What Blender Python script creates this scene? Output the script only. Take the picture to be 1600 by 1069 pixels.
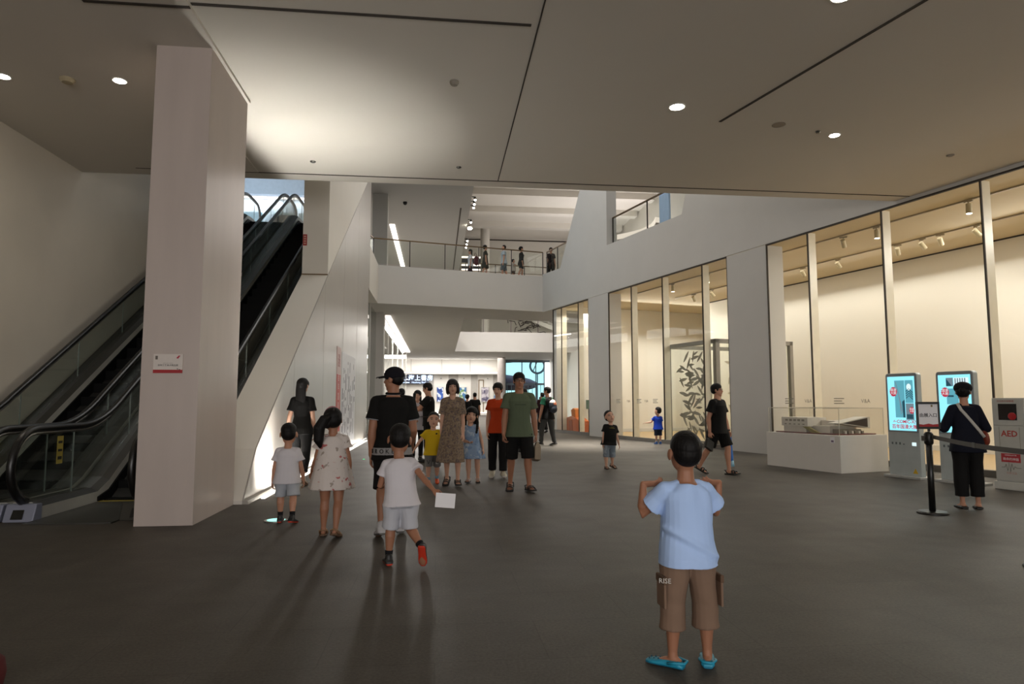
import bpy, bmesh, math, random
import numpy as np
from mathutils import Vector, Matrix, noise
random.seed(7)
for o in list(bpy.data.objects):
    bpy.data.objects.remove(o)
S = bpy.context.scene
COL = S.collection
R = math.radians

# ------------------------------------------------------------------ camera
PITCH, YAW, CAMZ = 5.083, 6.39, 1.35
cd = bpy.data.cameras.new('camera'); cam = bpy.data.objects.new('camera', cd); COL.objects.link(cam)
cd.sensor_width = 36; cd.lens = 23.4; cd.clip_end = 400; cd.clip_start = 0.05
cam.location = (0, 0, CAMZ); cam.rotation_euler = (R(90 + PITCH), 0, R(-YAW))
S.camera = cam

# ------------------------------------------------------------------ world, exposure
W = bpy.data.worlds.new('sky'); S.world = W; W.use_nodes = True
wn = W.node_tree; bg = wn.nodes['Background']
wtc = wn.nodes.new('ShaderNodeTexCoord'); wsx = wn.nodes.new('ShaderNodeSeparateXYZ')
wmr = wn.nodes.new('ShaderNodeMapRange'); wcr = wn.nodes.new('ShaderNodeMix'); wcr.data_type = 'RGBA'
wn.links.new(wtc.outputs['Generated'], wsx.inputs[0]); wn.links.new(wsx.outputs['Z'], wmr.inputs[0])
wmr.inputs[1].default_value = 0.0; wmr.inputs[2].default_value = 0.4
wn.links.new(wmr.outputs[0], wcr.inputs[0])
wcr.inputs[6].default_value = (0.42, 0.82, 0.92, 1); wcr.inputs[7].default_value = (0.45, 0.72, 0.95, 1)
wn.links.new(wcr.outputs[2], bg.inputs[0]); bg.inputs[1].default_value = 1.6
S.view_settings.view_transform = 'Standard'; S.view_settings.look = 'None'
S.view_settings.gamma = 1; S.view_settings.use_curve_mapping = False
S.view_settings.exposure = 0.0
S.cycles.use_denoising = True
S.cycles.max_bounces = 8; S.cycles.diffuse_bounces = 5; S.cycles.glossy_bounces = 3
S.cycles.transparent_max_bounces = 16; S.cycles.transmission_bounces = 4
S.cycles.sample_clamp_indirect = 4.0; S.cycles.caustics_reflective = False; S.cycles.caustics_refractive = False

def area(name, loc, size, power, color=(1, 1, 1), rot=(0, 0, 0), size_y=None, shape=None, spread=None, parent=None):
    l = bpy.data.lights.new(name, 'AREA'); l.energy = power; l.color = color; l.size = size
    if size_y: l.shape = 'RECTANGLE'; l.size_y = size_y
    if shape: l.shape = shape
    if spread: l.spread = R(spread)
    o = bpy.data.objects.new(name, l); COL.objects.link(o); o.location = loc
    o.rotation_euler = tuple(R(a) for a in rot)
    if parent: o.parent = parent
    return o
WARM, NEUT, COOL = (1, .86, .68), (1, .95, .88), (.80, .88, 1)
# the big lights of the place, and added fill lamps
area('rear_fill_lamp', (1.0, -8.7, 2.3), 13, 790, (1, .96, .94), rot=(90, 0, 0), size_y=3.6)  # added fill from behind the camera; the rear wall has no opening
area('atrium_fill_lamp', (3.0, 21, 13.9), 6, 590, (1, .98, .95), size_y=11)  # added lamp hung under the closed roof; no skylight there
area('atrium_spot_lamp', (4.6, 20.5, 13.8), 1.0, 210, (1, .96, .9), spread=28)
area('upstairs_window_lamp', (-10.5, 25.5, 10.5), 5, 330, (.66, .84, 1), rot=(0, -90, 0), size_y=5)
area('landing_cove_lamp', (-7.5, 30.4, 10.5), 7, 170, (.95, .98, 1), size_y=.3)
area('floor_slot_lamp', (-2.396, 10.2, .03), .045, 36, (1, .98, .92), rot=(180, 0, 0), size_y=.9, spread=58)
area('floor_slot_lamp', (-2.396, 10.6, .03),   .045, 28, (1, .98, .92), rot=(180, 0, 0), size_y=1.6, spread=105)
area('floor_slot_lamp', (-2.396, 17.0, .03), .045, 46, (1, .97, .92), rot=(180, 0, 0), size_y=12.8)
area('gallery_wash_lamp', (12.1, 19.6, 5.15), .25, 170, (1, .97, .92), rot=(0, 25, 14.7), size_y=12)
area('gallery_wash_lamp', (13.4, 11.0, 5.15), .25, 330, (1, .97, .92), rot=(0, 25, 14.7), size_y=7)
area('gallery_general_lamp', (11.0, 16.5, 5.3), 2.0, 130, (1, .94, .84), rot=(0, 0, 14.7), size_y=14)
area('gallery_end_cove_lamp', (9.9, 27.2, 5.2), 5.6, 290, (1, .97, .90), rot=(-28, 0, 14.7), size_y=.2)
area('gallery_far_lamp', (6.5, 28.5, 5.1), 1.5, 150, (1, .93, .80), size_y=2)
area('passage_slot_lamp', (-2.35, 46, 5.38), .18, 3900, (1, .95, .88), size_y=19)
area('passage_general_lamp', (-.3, 43, 5.40), 2, 120, (1, .94, .88), size_y=18)
area('far_cove_lamp', (1.0, 65.4, 4.25), 9, 45, (.95, .95, 1), rot=(180, 0, 0), size_y=.3)
area('far_hall_lamp', (1.5, 61.5, 5.38), 9, 800, (1, .96, .93), size_y=5)
area('second_atrium_lamp', (5.5, 44, 12.3), 5, 520, (1, .94, .90), size_y=14)
area('bridge_fill_lamp', (5.5, 48.5, 12.0), 8, 150, (1, .96, .92), rot=(42, 0, 0), size_y=.4, spread=70)  # added to brighten the face of the second bridge; no fitting there
area('upper_slot_lamp', (-2.7, 46, 12.4), .3, 700, (1, .95, .9), size_y=14)
area('upper_high_lamp', (7, 50, 17.0), 6, 500, (1, .94, .9), size_y=8)
area('upper_fill_lamp', (13.5, 52, 9.5), 5, 900, (1, .95, .94), rot=(180, 0, 0), size_y=12)  # added, unseen behind the pillar, to brighten the high ceiling
area('upper_right_lamp', (12.5, 20, 10.5), 3, 160, (1, .96, .92), size_y=10)
area('under_bridge_lamp', (1.5, 31.3, 5.36), 4, 50, (1, .95, .9), size_y=1.5)
area('left_shop_lamp', (-6, 40, 5.3), 4, 1200, (1, .95, .95), size_y=20)
# ------------------------------------------------------------------ helpers
def lin(c):
    if isinstance(c, str):
        c = c.lstrip('#'); c = [int(c[i:i + 2], 16) for i in (0, 2, 4)]
    return tuple(((x / 255) / 12.92 if x / 255 <= .04045 else ((x / 255 + .055) / 1.055) ** 2.4) for x in c) + (1,)
MATS = {}
def mat(name, col, rough=.6, metal=0, var=.06, scale=6, bump=0, bscale=40, spec=.5, emit=None, estr=1, stretch=None, coat=0):
    if name in MATS: return MATS[name]
    m = bpy.data.materials.new(name); MATS[name] = m; m.use_nodes = True
    nt = m.node_tree; b = nt.nodes['Principled BSDF']
    b.inputs['Roughness'].default_value = rough; b.inputs['Metallic'].default_value = metal
    b.inputs['Specular IOR Level'].default_value = spec
    if coat: b.inputs['Coat Weight'].default_value = coat; b.inputs['Coat Roughness'].default_value = .12
    c = lin(col)
    tc = nt.nodes.new('ShaderNodeTexCoord'); mp = nt.nodes.new('ShaderNodeMapping')
    nt.links.new(tc.outputs['Object'], mp.inputs[0])
    if stretch: mp.inputs['Scale'].default_value = stretch
    n = nt.nodes.new('ShaderNodeTexNoise'); n.inputs['Scale'].default_value = scale; n.inputs['Detail'].default_value = 5
    nt.links.new(mp.outputs[0], n.inputs['Vector'])
    mx = nt.nodes.new('ShaderNodeMix'); mx.data_type = 'RGBA'
    mx.inputs[6].default_value = tuple(max(0, x * (1 - var * 2)) for x in c[:3]) + (1,)
    mx.inputs[7].default_value = tuple(min(1, x * (1 + var * 2)) for x in c[:3]) + (1,)
    nt.links.new(n.outputs['Fac'], mx.inputs[0]); nt.links.new(mx.outputs[2], b.inputs['Base Color'])
    if bump:
        n2 = nt.nodes.new('ShaderNodeTexNoise'); n2.inputs['Scale'].default_value = bscale; n2.inputs['Detail'].default_value = 3
        nt.links.new(mp.outputs[0], n2.inputs['Vector'])
        bp = nt.nodes.new('ShaderNodeBump'); bp.inputs['Strength'].default_value = bump; bp.inputs['Distance'].default_value = .01
        nt.links.new(n2.outputs['Fac'], bp.inputs['Height']); nt.links.new(bp.outputs[0], b.inputs['Normal'])
    if emit:
        b.inputs['Emission Color'].default_value = lin(emit); b.inputs['Emission Strength'].default_value = estr
    return m
def glow(name, col, strength):
    return mat(name, '#101010', .5, emit=col, estr=strength)
def glass(name, tint=(.95, .97, .95), refl=1.0, rough=0.0):
    if name in MATS: return MATS[name]
    m = bpy.data.materials.new(name); MATS[name] = m; m.use_nodes = True
    nt = m.node_tree; nt.nodes.clear()
    out = nt.nodes.new('ShaderNodeOutputMaterial'); mix = nt.nodes.new('ShaderNodeMixShader')
    tr = nt.nodes.new('ShaderNodeBsdfTransparent'); gl = nt.nodes.new('ShaderNodeBsdfGlossy')
    lw = nt.nodes.new('ShaderNodeLayerWeight'); lw.inputs[0].default_value = .5
    pw = nt.nodes.new('ShaderNodeMath'); pw.operation = 'POWER'; pw.inputs[1].default_value = 5
    mu = nt.nodes.new('ShaderNodeMath'); mu.operation = 'MULTIPLY_ADD'; mu.inputs[1].default_value = .75 * refl; mu.inputs[2].default_value = .035 * refl
    tr.inputs[0].default_value = tint + (1,); gl.inputs['Roughness'].default_value = rough
    nt.links.new(lw.outputs['Facing'], pw.inputs[0]); nt.links.new(pw.outputs[0], mu.inputs[0]); nt.links.new(mu.outputs[0], mix.inputs[0])
    nt.links.new(tr.outputs[0], mix.inputs[1]); nt.links.new(gl.outputs[0], mix.inputs[2]); nt.links.new(mix.outputs[0], out.inputs[0])
    return m
def pattern(name, base, cols, scale=14, thr=.56, rough=.8, detail=2):
    """cloth with printed blotches: base colour, blotches of the other colours"""
    if name in MATS: return MATS[name]
    m = mat(name, base, rough, var=.04, bump=.25, bscale=25); nt = m.node_tree; b = nt.nodes['Principled BSDF']
    prev = b.inputs['Base Color'].links[0].from_socket; tc = nt.nodes['Texture Coordinate']
    for i, c in enumerate(cols):
        n = nt.nodes.new('ShaderNodeTexNoise'); n.inputs['Scale'].default_value = scale * (1 + .25 * i); n.inputs['Detail'].default_value = detail
        mp = nt.nodes.new('ShaderNodeMapping'); mp.inputs['Location'].default_value = (i * 3.7, i * 1.3, i * 2.1)
        nt.links.new(tc.outputs['Object'], mp.inputs[0]); nt.links.new(mp.outputs[0], n.inputs['Vector'])
        r = nt.nodes.new('ShaderNodeMapRange'); r.inputs[1].default_value = thr; r.inputs[2].default_value = thr + .03
        nt.links.new(n.outputs['Fac'], r.inputs[0])
        mx = nt.nodes.new('ShaderNodeMix'); mx.data_type = 'RGBA'; mx.inputs[7].default_value = lin(c)
        nt.links.new(r.outputs[0], mx.inputs[0]); nt.links.new(prev, mx.inputs[6]); prev = mx.outputs[2]
    nt.links.new(prev, b.inputs['Base Color'])
    return m

class MB:
    def __init__(s): s.v = []; s.f = []; s.m = []
    def add(s, vs, fs, m=0):
        o = len(s.v); s.v += [tuple(v) for v in vs]; s.f += [tuple(i + o for i in f) for f in fs]; s.m += [m] * len(fs); return s
    def box(s, a, b, m=0):
        x0, y0, z0 = a; x1, y1, z1 = b
        return s.add([(x0, y0, z0), (x1, y0, z0), (x1, y1, z0), (x0, y1, z0), (x0, y0, z1), (x1, y0, z1), (x1, y1, z1), (x0, y1, z1)],
                     [(0, 3, 2, 1), (4, 5, 6, 7), (0, 1, 5, 4), (1, 2, 6, 5), (2, 3, 7, 6), (3, 0, 4, 7)], m)
    def prism(s, poly, fn, w0, w1, m=0):
        n = len(poly); vs = [fn(u, v, w0) for u, v in poly] + [fn(u, v, w1) for u, v in poly]
        fs = [tuple(range(n - 1, -1, -1)), tuple(range(n, 2 * n))] + [(i, (i + 1) % n, n + (i + 1) % n, n + i) for i in range(n)]
        return s.add(vs, fs, m)
    def loft(s, rings, m=0, caps=True, closed=False):
        n = len(rings[0]); vs = [p for r in rings for p in r]; fs = []
        k = len(rings)
        for i in range(k if closed else k - 1):
            a = i * n; b = ((i + 1) % k) * n
            fs += [(a + j, a + (j + 1) % n, b + (j + 1) % n, b + j) for j in range(n)]
        if caps and not closed: fs += [tuple(range(n - 1, -1, -1)), tuple(range((k - 1) * n, k * n))]
        return s.add(vs, fs, m)
    def tube(s, pts, r, n=8, m=0, ref=None, closed=False, flat=1.0):
        """tube along a polyline; r one radius or one per point, or (rx, ry) pairs"""
        P = [Vector(p) for p in pts]; k = len(P); rings = []
        side = None
        for i in range(k):
            if closed: t = P[(i + 1) % k] - P[i - 1]
            else: t = (P[min(i + 1, k - 1)] - P[max(i - 1, 0)])
            if t.length < 1e-9: t = Vector((0, 0, 1))
            t.normalize()
            if ref is not None: a = Vector(ref)
            elif side is not None: a = side
            else: a = Vector((1, 0, 0)) if abs(t.x) < .9 else Vector((0, 1, 0))
            a = a - t * a.dot(t)
            if a.length < 1e-6: a = t.orthogonal()
            a.normalize(); side = a; b = t.cross(a)
            rr = r[i] if isinstance(r, (list, tuple)) else r
            rx, ry = rr if isinstance(rr, (list, tuple)) else (rr, rr * flat)
            rings.append([P[i] + a * (rx * math.cos(2 * math.pi * j / n)) + b * (ry * math.sin(2 * math.pi * j / n)) for j in range(n)])
        return s.loft(rings, m, closed=closed)
    def bar(s, a, b, w, h, m=0, up=(0, 0, 1)):
        """rectangular bar between two points, w across, h along up"""
        a = Vector(a); b = Vector(b); t = (b - a).normalized(); u = Vector(up); sd = t.cross(u)
        if sd.length < 1e-6: sd = t.orthogonal()
        sd.normalize(); u = sd.cross(t)
        rings = [[p + sd * (i * w / 2) + u * (j * h / 2) for i, j in ((-1, -1), (1, -1), (1, 1), (-1, 1))] for p in (a, b)]
        return s.loft(rings, m)
    def lathe(s, prof, c=(0, 0, 0), n=24, m=0):
        rings = [[(c[0] + r * math.cos(2 * math.pi * j / n), c[1] + r * math.sin(2 * math.pi * j / n), c[2] + z) for j in range(n)] for r, z in prof]
        return s.loft(rings, m)
    def ell(s, c, r, rot=None, nu=14, nv=9, m=0):
        c = Vector(c); r = (r, r, r) if not isinstance(r, (list, tuple)) else r
        rings = []
        for i in range(nv):
            ph = -math.pi / 2 + math.pi * (i + .5) / nv if 0 < i < nv - 1 else (-math.pi / 2 * .97 if i == 0 else math.pi / 2 * .97)
            ring = []
            for j in range(nu):
                th = 2 * math.pi * j / nu
                p = Vector((r[0] * math.cos(ph) * math.cos(th), r[1] * math.cos(ph) * math.sin(th), r[2] * math.sin(ph)))
                ring.append(c + (rot @ p if rot is not None else p))
            rings.append(ring)
        return s.loft(rings, m)
    def xform(s, M):
        s.v = [tuple(M @ Vector(v)) for v in s.v]; return s
    def mesh(s, name, mats, smooth=False):
        me = bpy.data.meshes.new(name); me.from_pydata(s.v, [], s.f); me.update()
        bm = bmesh.new(); bm.from_mesh(me); bmesh.ops.recalc_face_normals(bm, faces=bm.faces); bm.to_mesh(me); bm.free()
        for m in (mats if isinstance(mats, (list, tuple)) else [mats]): me.materials.append(m)
        for p, i in zip(me.polygons, s.m): p.material_index = i
        if smooth: me.polygons.foreach_set('use_smooth', [True] * len(me.polygons))
        return me
    def build(s, name, mats, parent=None, smooth=False, bevel=0):
        o = bpy.data.objects.new(name, s.mesh(name, mats, smooth)); COL.objects.link(o)
        if parent: o.parent = parent
        if bevel:
            b = o.modifiers.new('edge', 'BEVEL'); b.width = bevel; b.segments = 2; b.limit_method = 'ANGLE'; b.angle_limit = R(40)
        return o
def tag(o, label=None, cat=None, group=None, kind=None):
    if label: o['label'] = label
    if cat: o['category'] = cat
    if group: o['group'] = group
    if kind: o['kind'] = kind
    return o
def struct(name, mb, m, **k):
    o = mb.build(name, m, **k); o['kind'] = 'structure'; return o
def empty(name, loc=(0, 0, 0), rz=0, label=None, cat=None, group=None):
    o = bpy.data.objects.new(name, None); COL.objects.link(o); o.location = loc; o.rotation_euler = (0, 0, rz); o.empty_display_size = .1
    return tag(o, label, cat, group)
def copytree(o, parent=None):
    c = o.copy(); COL.objects.link(c)
    if parent: c.parent = parent
    for ch in list(o.children): copytree(ch, c)
    return c
def text(name, s, size, m, parent=None, loc=(0, 0, 0), rot=(0, 0, 0), depth=.001, align='CENTER', squash=1.0, bold=0):
    """lettering as a mesh; default lies in the XZ plane facing -Y"""
    cu = bpy.data.curves.new(name, 'FONT'); cu.body = s; cu.size = size; cu.extrude = depth; cu.align_x = align; cu.align_y = 'CENTER'; cu.resolution_u = 2; cu.offset = bold * size
    t = bpy.data.objects.new(name + '_t', cu); COL.objects.link(t)
    me = bpy.data.meshes.new_from_object(t.evaluated_get(bpy.context.evaluated_depsgraph_get()))
    bpy.data.objects.remove(t); bpy.data.curves.remove(cu)
    M = Matrix.Rotation(R(90), 4, 'X') @ Matrix.Scale(squash, 4, (1, 0, 0)); me.transform(M); me.materials.clear(); me.materials.append(m)
    o = bpy.data.objects.new(name, me); COL.objects.link(o); o.location = loc; o.rotation_euler = rot
    if parent: o.parent = parent
    return o

# ------------------------------------------------------------------ materials
PLASTER = mat('white_plaster', '#d2cdc4', .75, var=.02, scale=1.2)
PLASTER_G = mat('grey_white_plaster', '#c3c0bb', .7, var=.02, scale=1.5)
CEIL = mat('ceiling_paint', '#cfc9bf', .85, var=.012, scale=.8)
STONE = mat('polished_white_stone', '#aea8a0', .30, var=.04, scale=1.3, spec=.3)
COLSTONE = mat('column_stone', '#bfb2ab', .32, var=.045, scale=1.6, stretch=(3, 3, .5))
CREAM = mat('cream_wall_paint', '#ebe6da', .8, var=.01, scale=1)
DARKLINE = mat('dark_joint', '#3b342d', .8)
BLACK = mat('black_rubber', '#0c0b0a', .35, spec=.6)
BLACKM = mat('black_coated_metal', '#121211', .35)
STEEL = mat('brushed_steel', '#9c9a96', .32, 1, stretch=(1, 1, 20))
STEELD = mat('dark_steel', '#55534f', .38, .9)
BRONZE = mat('bronze_rail', '#6d5a40', .35, .8)
GLASS = glass('clear_glass')
GLASSG = glass('greenish_glass', (.86, .92, .89), 1.2)
SHOP = glass('shopfront_glass', (.98, .98, .96), .45)
ACRYL = glass('acrylic', (.98, .98, .97), .5)
FIN = mat('pale_glass_fin', '#e6deca', .35)
LEDW = glow('led_white', '#fff6e6', 9)
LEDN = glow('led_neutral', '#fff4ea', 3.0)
LAMPW = glow('lamp_lens', '#fff3df', 40)
WHITEP = mat('white_panel', '#d8d6d0', .5, var=.015)
PAPER = mat('white_paper', '#e6e4e6', .7, var=.01)
RED = mat('red_print', '#a3151c', .5)
INK = mat('black_ink', '#15130f', .6)
GREYINK = mat('grey_ink', '#8d887c', .6)

def floor_material():
    m = mat('grey_stone_floor', '#4e4942', .55, var=.13, scale=3.5, spec=.19); nt = m.node_tree; b = nt.nodes['Principled BSDF']
    tc = nt.nodes['Texture Coordinate']; prev = b.inputs['Base Color'].links[0].from_socket
    # fine granite grain
    n = nt.nodes.new('ShaderNodeTexNoise'); n.inputs['Scale'].default_value = 55; n.inputs['Detail'].default_value = 6; n.inputs['Roughness'].default_value = .75
    nt.links.new(tc.outputs['Object'], n.inputs['Vector'])
    r = nt.nodes.new('ShaderNodeMapRange'); r.inputs[1].default_value = .3; r.inputs[2].default_value = .7; r.inputs[3].default_value = .62; r.inputs[4].default_value = 1.36
    nt.links.new(n.outputs['Fac'], r.inputs[0])
    mx = nt.nodes.new('ShaderNodeMix'); mx.data_type = 'RGBA'; mx.blend_type = 'MULTIPLY'; mx.inputs[0].default_value = 1
    nt.links.new(prev, mx.inputs[6]); nt.links.new(r.outputs[0], mx.inputs[7])
    # slabs with fine joints, and slightly different tone per slab
    br = nt.nodes.new('ShaderNodeTexBrick'); br.inputs['Scale'].default_value = 1; br.inputs['Brick Width'].default_value = 1.2; br.inputs['Row Height'].default_value = .6
    br.inputs['Mortar Size'].default_value = .004; br.inputs['Mortar Smooth'].default_value = .3; br.inputs['Color1'].default_value = (1, 1, 1, 1); br.inputs['Color2'].default_value = (.9, .9, .9, 1); br.inputs['Mortar'].default_value = (.72, .72, .72, 1)
    nt.links.new(tc.outputs['Object'], br.inputs['Vector'])
    m2 = nt.nodes.new('ShaderNodeMix'); m2.data_type = 'RGBA'; m2.blend_type = 'MULTIPLY'; m2.inputs[0].default_value = 1
    nt.links.new(mx.outputs[2], m2.inputs[6]); nt.links.new(br.outputs['Color'], m2.inputs[7]); nt.links.new(m2.outputs[2], b.inputs['Base Color'])
    # wear: rougher and smoother patches
    w = nt.nodes.new('ShaderNodeTexNoise'); w.inputs['Scale'].default_value = .9; w.inputs['Detail'].default_value = 5
    nt.links.new(tc.outputs['Object'], w.inputs['Vector'])
    r2 = nt.nodes.new('ShaderNodeMapRange'); r2.inputs[3].default_value = .45; r2.inputs[4].default_value = .66
    nt.links.new(w.outputs['Fac'], r2.inputs[0]); nt.links.new(r2.outputs[0], b.inputs['Roughness'])
    return m
FLOOR = floor_material()
# ------------------------------------------------------------------ the setting
# X across the hall, Y down the passage; the shopfront wall on the right runs off square in its own frame
WP = Vector((8.42, 16.27, 0)); WD = Vector((-.2534, .9674, 0)); WN = Vector((.9674, .2534, 0))
WM = Matrix(((-WD.x, WN.x, 0, WP.x), (-WD.y, WN.y, 0, WP.y), (0, 0, 1, 0), (0, 0, 0, 1)))   # local x = along the wall towards us, y = into the gallery
WROT = math.atan2(-WD.y, -WD.x)
def wpt(t, n, z): return WP + WD * t + WN * n + Vector((0, 0, z))
def wbox(t0, t1, n0, n1, z0, z1): return MB().box((-t1, n0, z0), (-t0, n1, z1)).xform(WM)
Z1, Z2 = 5.48, 7.1
XY = lambda x, y, z: (x, y, z)
def flat(poly, z0, z1): return MB().prism(poly, XY, z0, z1)
YZ = lambda y, z, x: (x, y, z)

struct('floor', MB().box((-14, -9.4, -.3), (18, 95, 0)), FLOOR)
struct('ceiling', MB().box((-6.42, -9, Z1), (14, 12.52, Z2)), CEIL)
struct('ceiling_left', MB().box((-6.42, -9, 5.44), (-2.6, 9.2, Z1 - .001)).prism([(9.2, 5.44), (12.5, 5.478), (12.5, Z1 - .001), (9.2, Z1 - .001)], YZ, -6.42, -3.25), CEIL)
struct('wall_left', MB().box((-6.8, -9, 0), (-6.42, 22, 17.75)), mat('left_wall_stone', '#bfb8ac', .45, var=.05, scale=1.1))
struct('wall_back', MB().box((-6.8, -9.4, 0), (18, -9, Z1)), PLASTER)
# ceiling joints and linear air slots
def ceil_line(name, a, b, w, z=Z1, m=DARKLINE): struct(name, MB().bar((a[0], a[1], z - .002), (b[0], b[1], z - .002), w, .012), m)
ceil_line('trim_1', (-3.65, 6.93), (-2.6, 6.93), .042, 5.44); ceil_line('trim_2', (-2.59, 6.93), (.99, 6.93), .042)
ceil_line('trim_3', (4.125, 9.136), (5.85, 2.8), .042)
ceil_line('trim_4', (1.068, 6.411), (1.095, 12.155), .016); ceil_line('trim_5', (-5.36, 12.17), (9.45, 12.17), .028)
ceil_line('trim_6', (1.068, 6.411), (1.02, -4), .016)
# the square column and the sloping wall beside the escalator
col = struct('column', MB().box((-3.25, 7.75, 0), (-2.64, 9.21, 5.44)), COLSTONE)
struct('wall_inner', MB().prism([(9.22, 0), (24.3, 0), (24.3, 5.46), (28.2, 5.46), (28.2, 7.1), (24.6, 7.1), (24.6, 14), (15.5, 14), (15.5, 4.25), (10.66, 1.25), (9.78, .69), (9.49, .37), (9.22, .05)], YZ, -3.11, -2.53), mat('bounce_lit_plaster', '#e6e1d8', .7, var=.015, scale=1.2))  # plaster copy lightened to carry the bounce light on the coping
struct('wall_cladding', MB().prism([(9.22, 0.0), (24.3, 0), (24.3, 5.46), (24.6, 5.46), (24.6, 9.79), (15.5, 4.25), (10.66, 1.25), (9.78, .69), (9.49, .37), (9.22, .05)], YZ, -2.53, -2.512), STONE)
struct('trim_7', MB().box((-3.115, 15.47, 4.235), (-2.53, 15.5, 4.262)), BRONZE)
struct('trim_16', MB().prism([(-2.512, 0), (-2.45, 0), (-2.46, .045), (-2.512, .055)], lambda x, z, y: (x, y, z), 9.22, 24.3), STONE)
struct('trim_17', MB().box((-2.42, 9.75, 0), (-2.372, 23.4, .012)), LEDW)
# joints between the stone sheets of the cladding
for i, y in enumerate((12.1, 15.1, 18.1, 21.1)):
    struct('trim_%d' % (8 + i), MB().box((-2.5125, y, 0.02), (-2.511, y + .006, min(.41 + .61 * (y - 9.22), 9))), GREYINK)
# storeys: passage slab, bridges, upper floors
struct('floor_upper', flat([(-12, 22.9), (-3.12, 22.9), (-3.12, 28.25), (-2.6, 28.2), (4.8, 30.1), (13, 32.2), (13, 34.2), (6.0, 33.8), (1.29, 33.0), (1.43, 55.2), (14, 55.2), (14, 66.3), (-12, 66.3)], 5.46, Z2), PLASTER_G)
struct('floor_upper_right', MB().prism([(-14, 5.5), (16.2, 5.5), (16.2, Z2), (-14, Z2)], lambda t, z, n: tuple(wpt(t, n, z)), .42, 8.2), PLASTER_G)
struct('wall_upper_right', MB().prism([(-14, 5.39), (14.3, 5.44), (14.3, 7.2), (12.4, 7.14), (10.5, 9.98), (8.2, 13.4), (8.25, 7.24), (3.49, 7.17), (1.2, 13.4), (1.2, 14.2), (-14, 14.2)], lambda t, z, n: tuple(wpt(t, n, z)), 0, .42), PLASTER_G)
struct('wall_pier_far', wbox(8.2, 9.81, 0, .55, 0, 5.42), PLASTER_G)
struct('wall_pier_near', wbox(-.1, 1.45, 0, .55, 0, 5.4), PLASTER_G)
KERB = mat('dark_stone_kerb', '#5d5750', .6)
struct('trim_20', wbox(9.81, 13.2, 0, .14, 0, .12), KERB); struct('trim_21', wbox(1.45, 8.2, 0, .14, 0, .12), KERB); struct('trim_22', wbox(-13, -.1, 0, .14, 0, .12), KERB)
# the gallery behind the shopfront
WOOD = mat('pale_timber_floor', '#a98f68', .45, var=.08, scale=3, stretch=(1, 12, 1))
struct('floor_gallery', wbox(-13, 13.2, .14, 8, .0, .02), WOOD)
struct('ceiling_gallery', wbox(-13, 13.2, .02, 8, 5.395, 5.49), mat('gallery_ceiling_paint', '#cfc0a0', .85, var=.01))
struct('wall_gallery_rear', wbox(-13, 9.2, 5.03, 5.2, .02, 5.39), CREAM)
struct('wall_gallery_return', wbox(9.0, 12.1, 7.3, 7.45, .02, 5.39), CREAM)
struct('wall_gallery_end', wbox(11.85, 12.0, .75, 7.3, .02, 5.39), CREAM)
struct('wall_gallery_near', wbox(-13.2, -13, 0, 8, 0, 5.4), CREAM)
struct('baseboard_gallery', wbox(11.82, 11.85, .75, 7.3, .02, .16), WHITEP)
struct('baseboard_gallery_rear', wbox(-13, 9.2, 5.0, 5.03, .02, .16), WHITEP)
struct('trim_23', wbox(-13, 9.2, 5.0, 5.03, 5.36, 5.395), DARKLINE)
# shopfront panes, with a pale fin behind every joint and a dark joint line
panes = [(9.81, 10.75), (10.75, 12.35), (12.35, 13.15), (6.60, 8.2), (4.68, 6.60), (2.60, 4.68), (1.45, 2.60), (-1.47, -.1), (-3.5, -1.47), (-5.58, -3.5), (-7.7, -5.58), (-9.8, -7.7)]
for i, (a, b) in enumerate(panes):
    struct('window_%d' % (i + 1), wbox(a + .006, b - .006, .03, .042, .12, 5.40), SHOP)
for i, t in enumerate((10.75, 12.35, 6.60, 4.68, 2.60, -1.47, -3.5, -5.58, -7.7)):
    struct('trim_%d' % (30 + i), wbox(t - .012, t + .012, .05, .27, .12, 5.395), FIN)
    struct('trim_%d' % (45 + i), wbox(t - .012, t + .012, .012, .05, .12, 5.40), DARKLINE)
for i, (a, b) in enumerate(((9.81, 13.2), (1.45, 8.2), (-13, -.1))):
    struct('trim_%d' % (60 + i), wbox(a, b, -.006, .05, 5.375, 5.41), DARKLINE)
    for k, t in enumerate((a, b)):
        struct('trim_%d' % (64 + 2 * i + k), wbox(t - .014, t + .014, 0.0, .05, .0, 5.40), DARKLINE)
struct('window_20', MB().box((-.006, .02, .12), (.006, .75, 5.39)).xform(WM @ Matrix.Translation((-13.15, 0, 0))), SHOP)
struct('trim_72', wbox(12.9, 13.2, .04, .3, .0, 5.40), PLASTER_G)
# passage beyond the bridge: square pier, left glass front, far wall, daylight window
struct('column_passage', MB().box((-3.2, 31.2, 0), (-2.5, 31.95, 5.46)), PLASTER_G)
struct('window_21', MB().box((-2.6, 32.2, .05), (-2.588, 56, 5.4)), GLASS)
for i, y in enumerate((35.5, 39, 44, 50, 56)):
    struct('trim_%d' % (80 + i), MB().box((-2.66, y, 0), (-2.58, y + .08, 5.46)), WHITEP)
struct('trim_90', MB().box((-2.55, 32.2, 5.40), (-2.28, 56.0, 5.455)), LEDN)
for i, (y0, y1) in enumerate(((24.9, 26.4), (26.5, 28.1), (28.2, 31.1))):
    struct('window_%d' % (22 + i), MB().box((-2.85, y0, .05), (-2.838, y1, 5.4)), GLASS)
    struct('trim_%d' % (91 + i), MB().box((-2.9, y0 - .1, 0), (-2.8, y0, 5.46)), WHITEP)
struct('wall_shop', MB().box((-9.2, 22.9, 0), (-9, 66, 5.46)), WHITEP)
struct('wall_shop_near', MB().box((-9, 23.0, 0), (-3.2, 23.2, 5.46)), WHITEP)
FARW = mat('far_grey_panel', '#a8a39b', .6)
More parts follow.
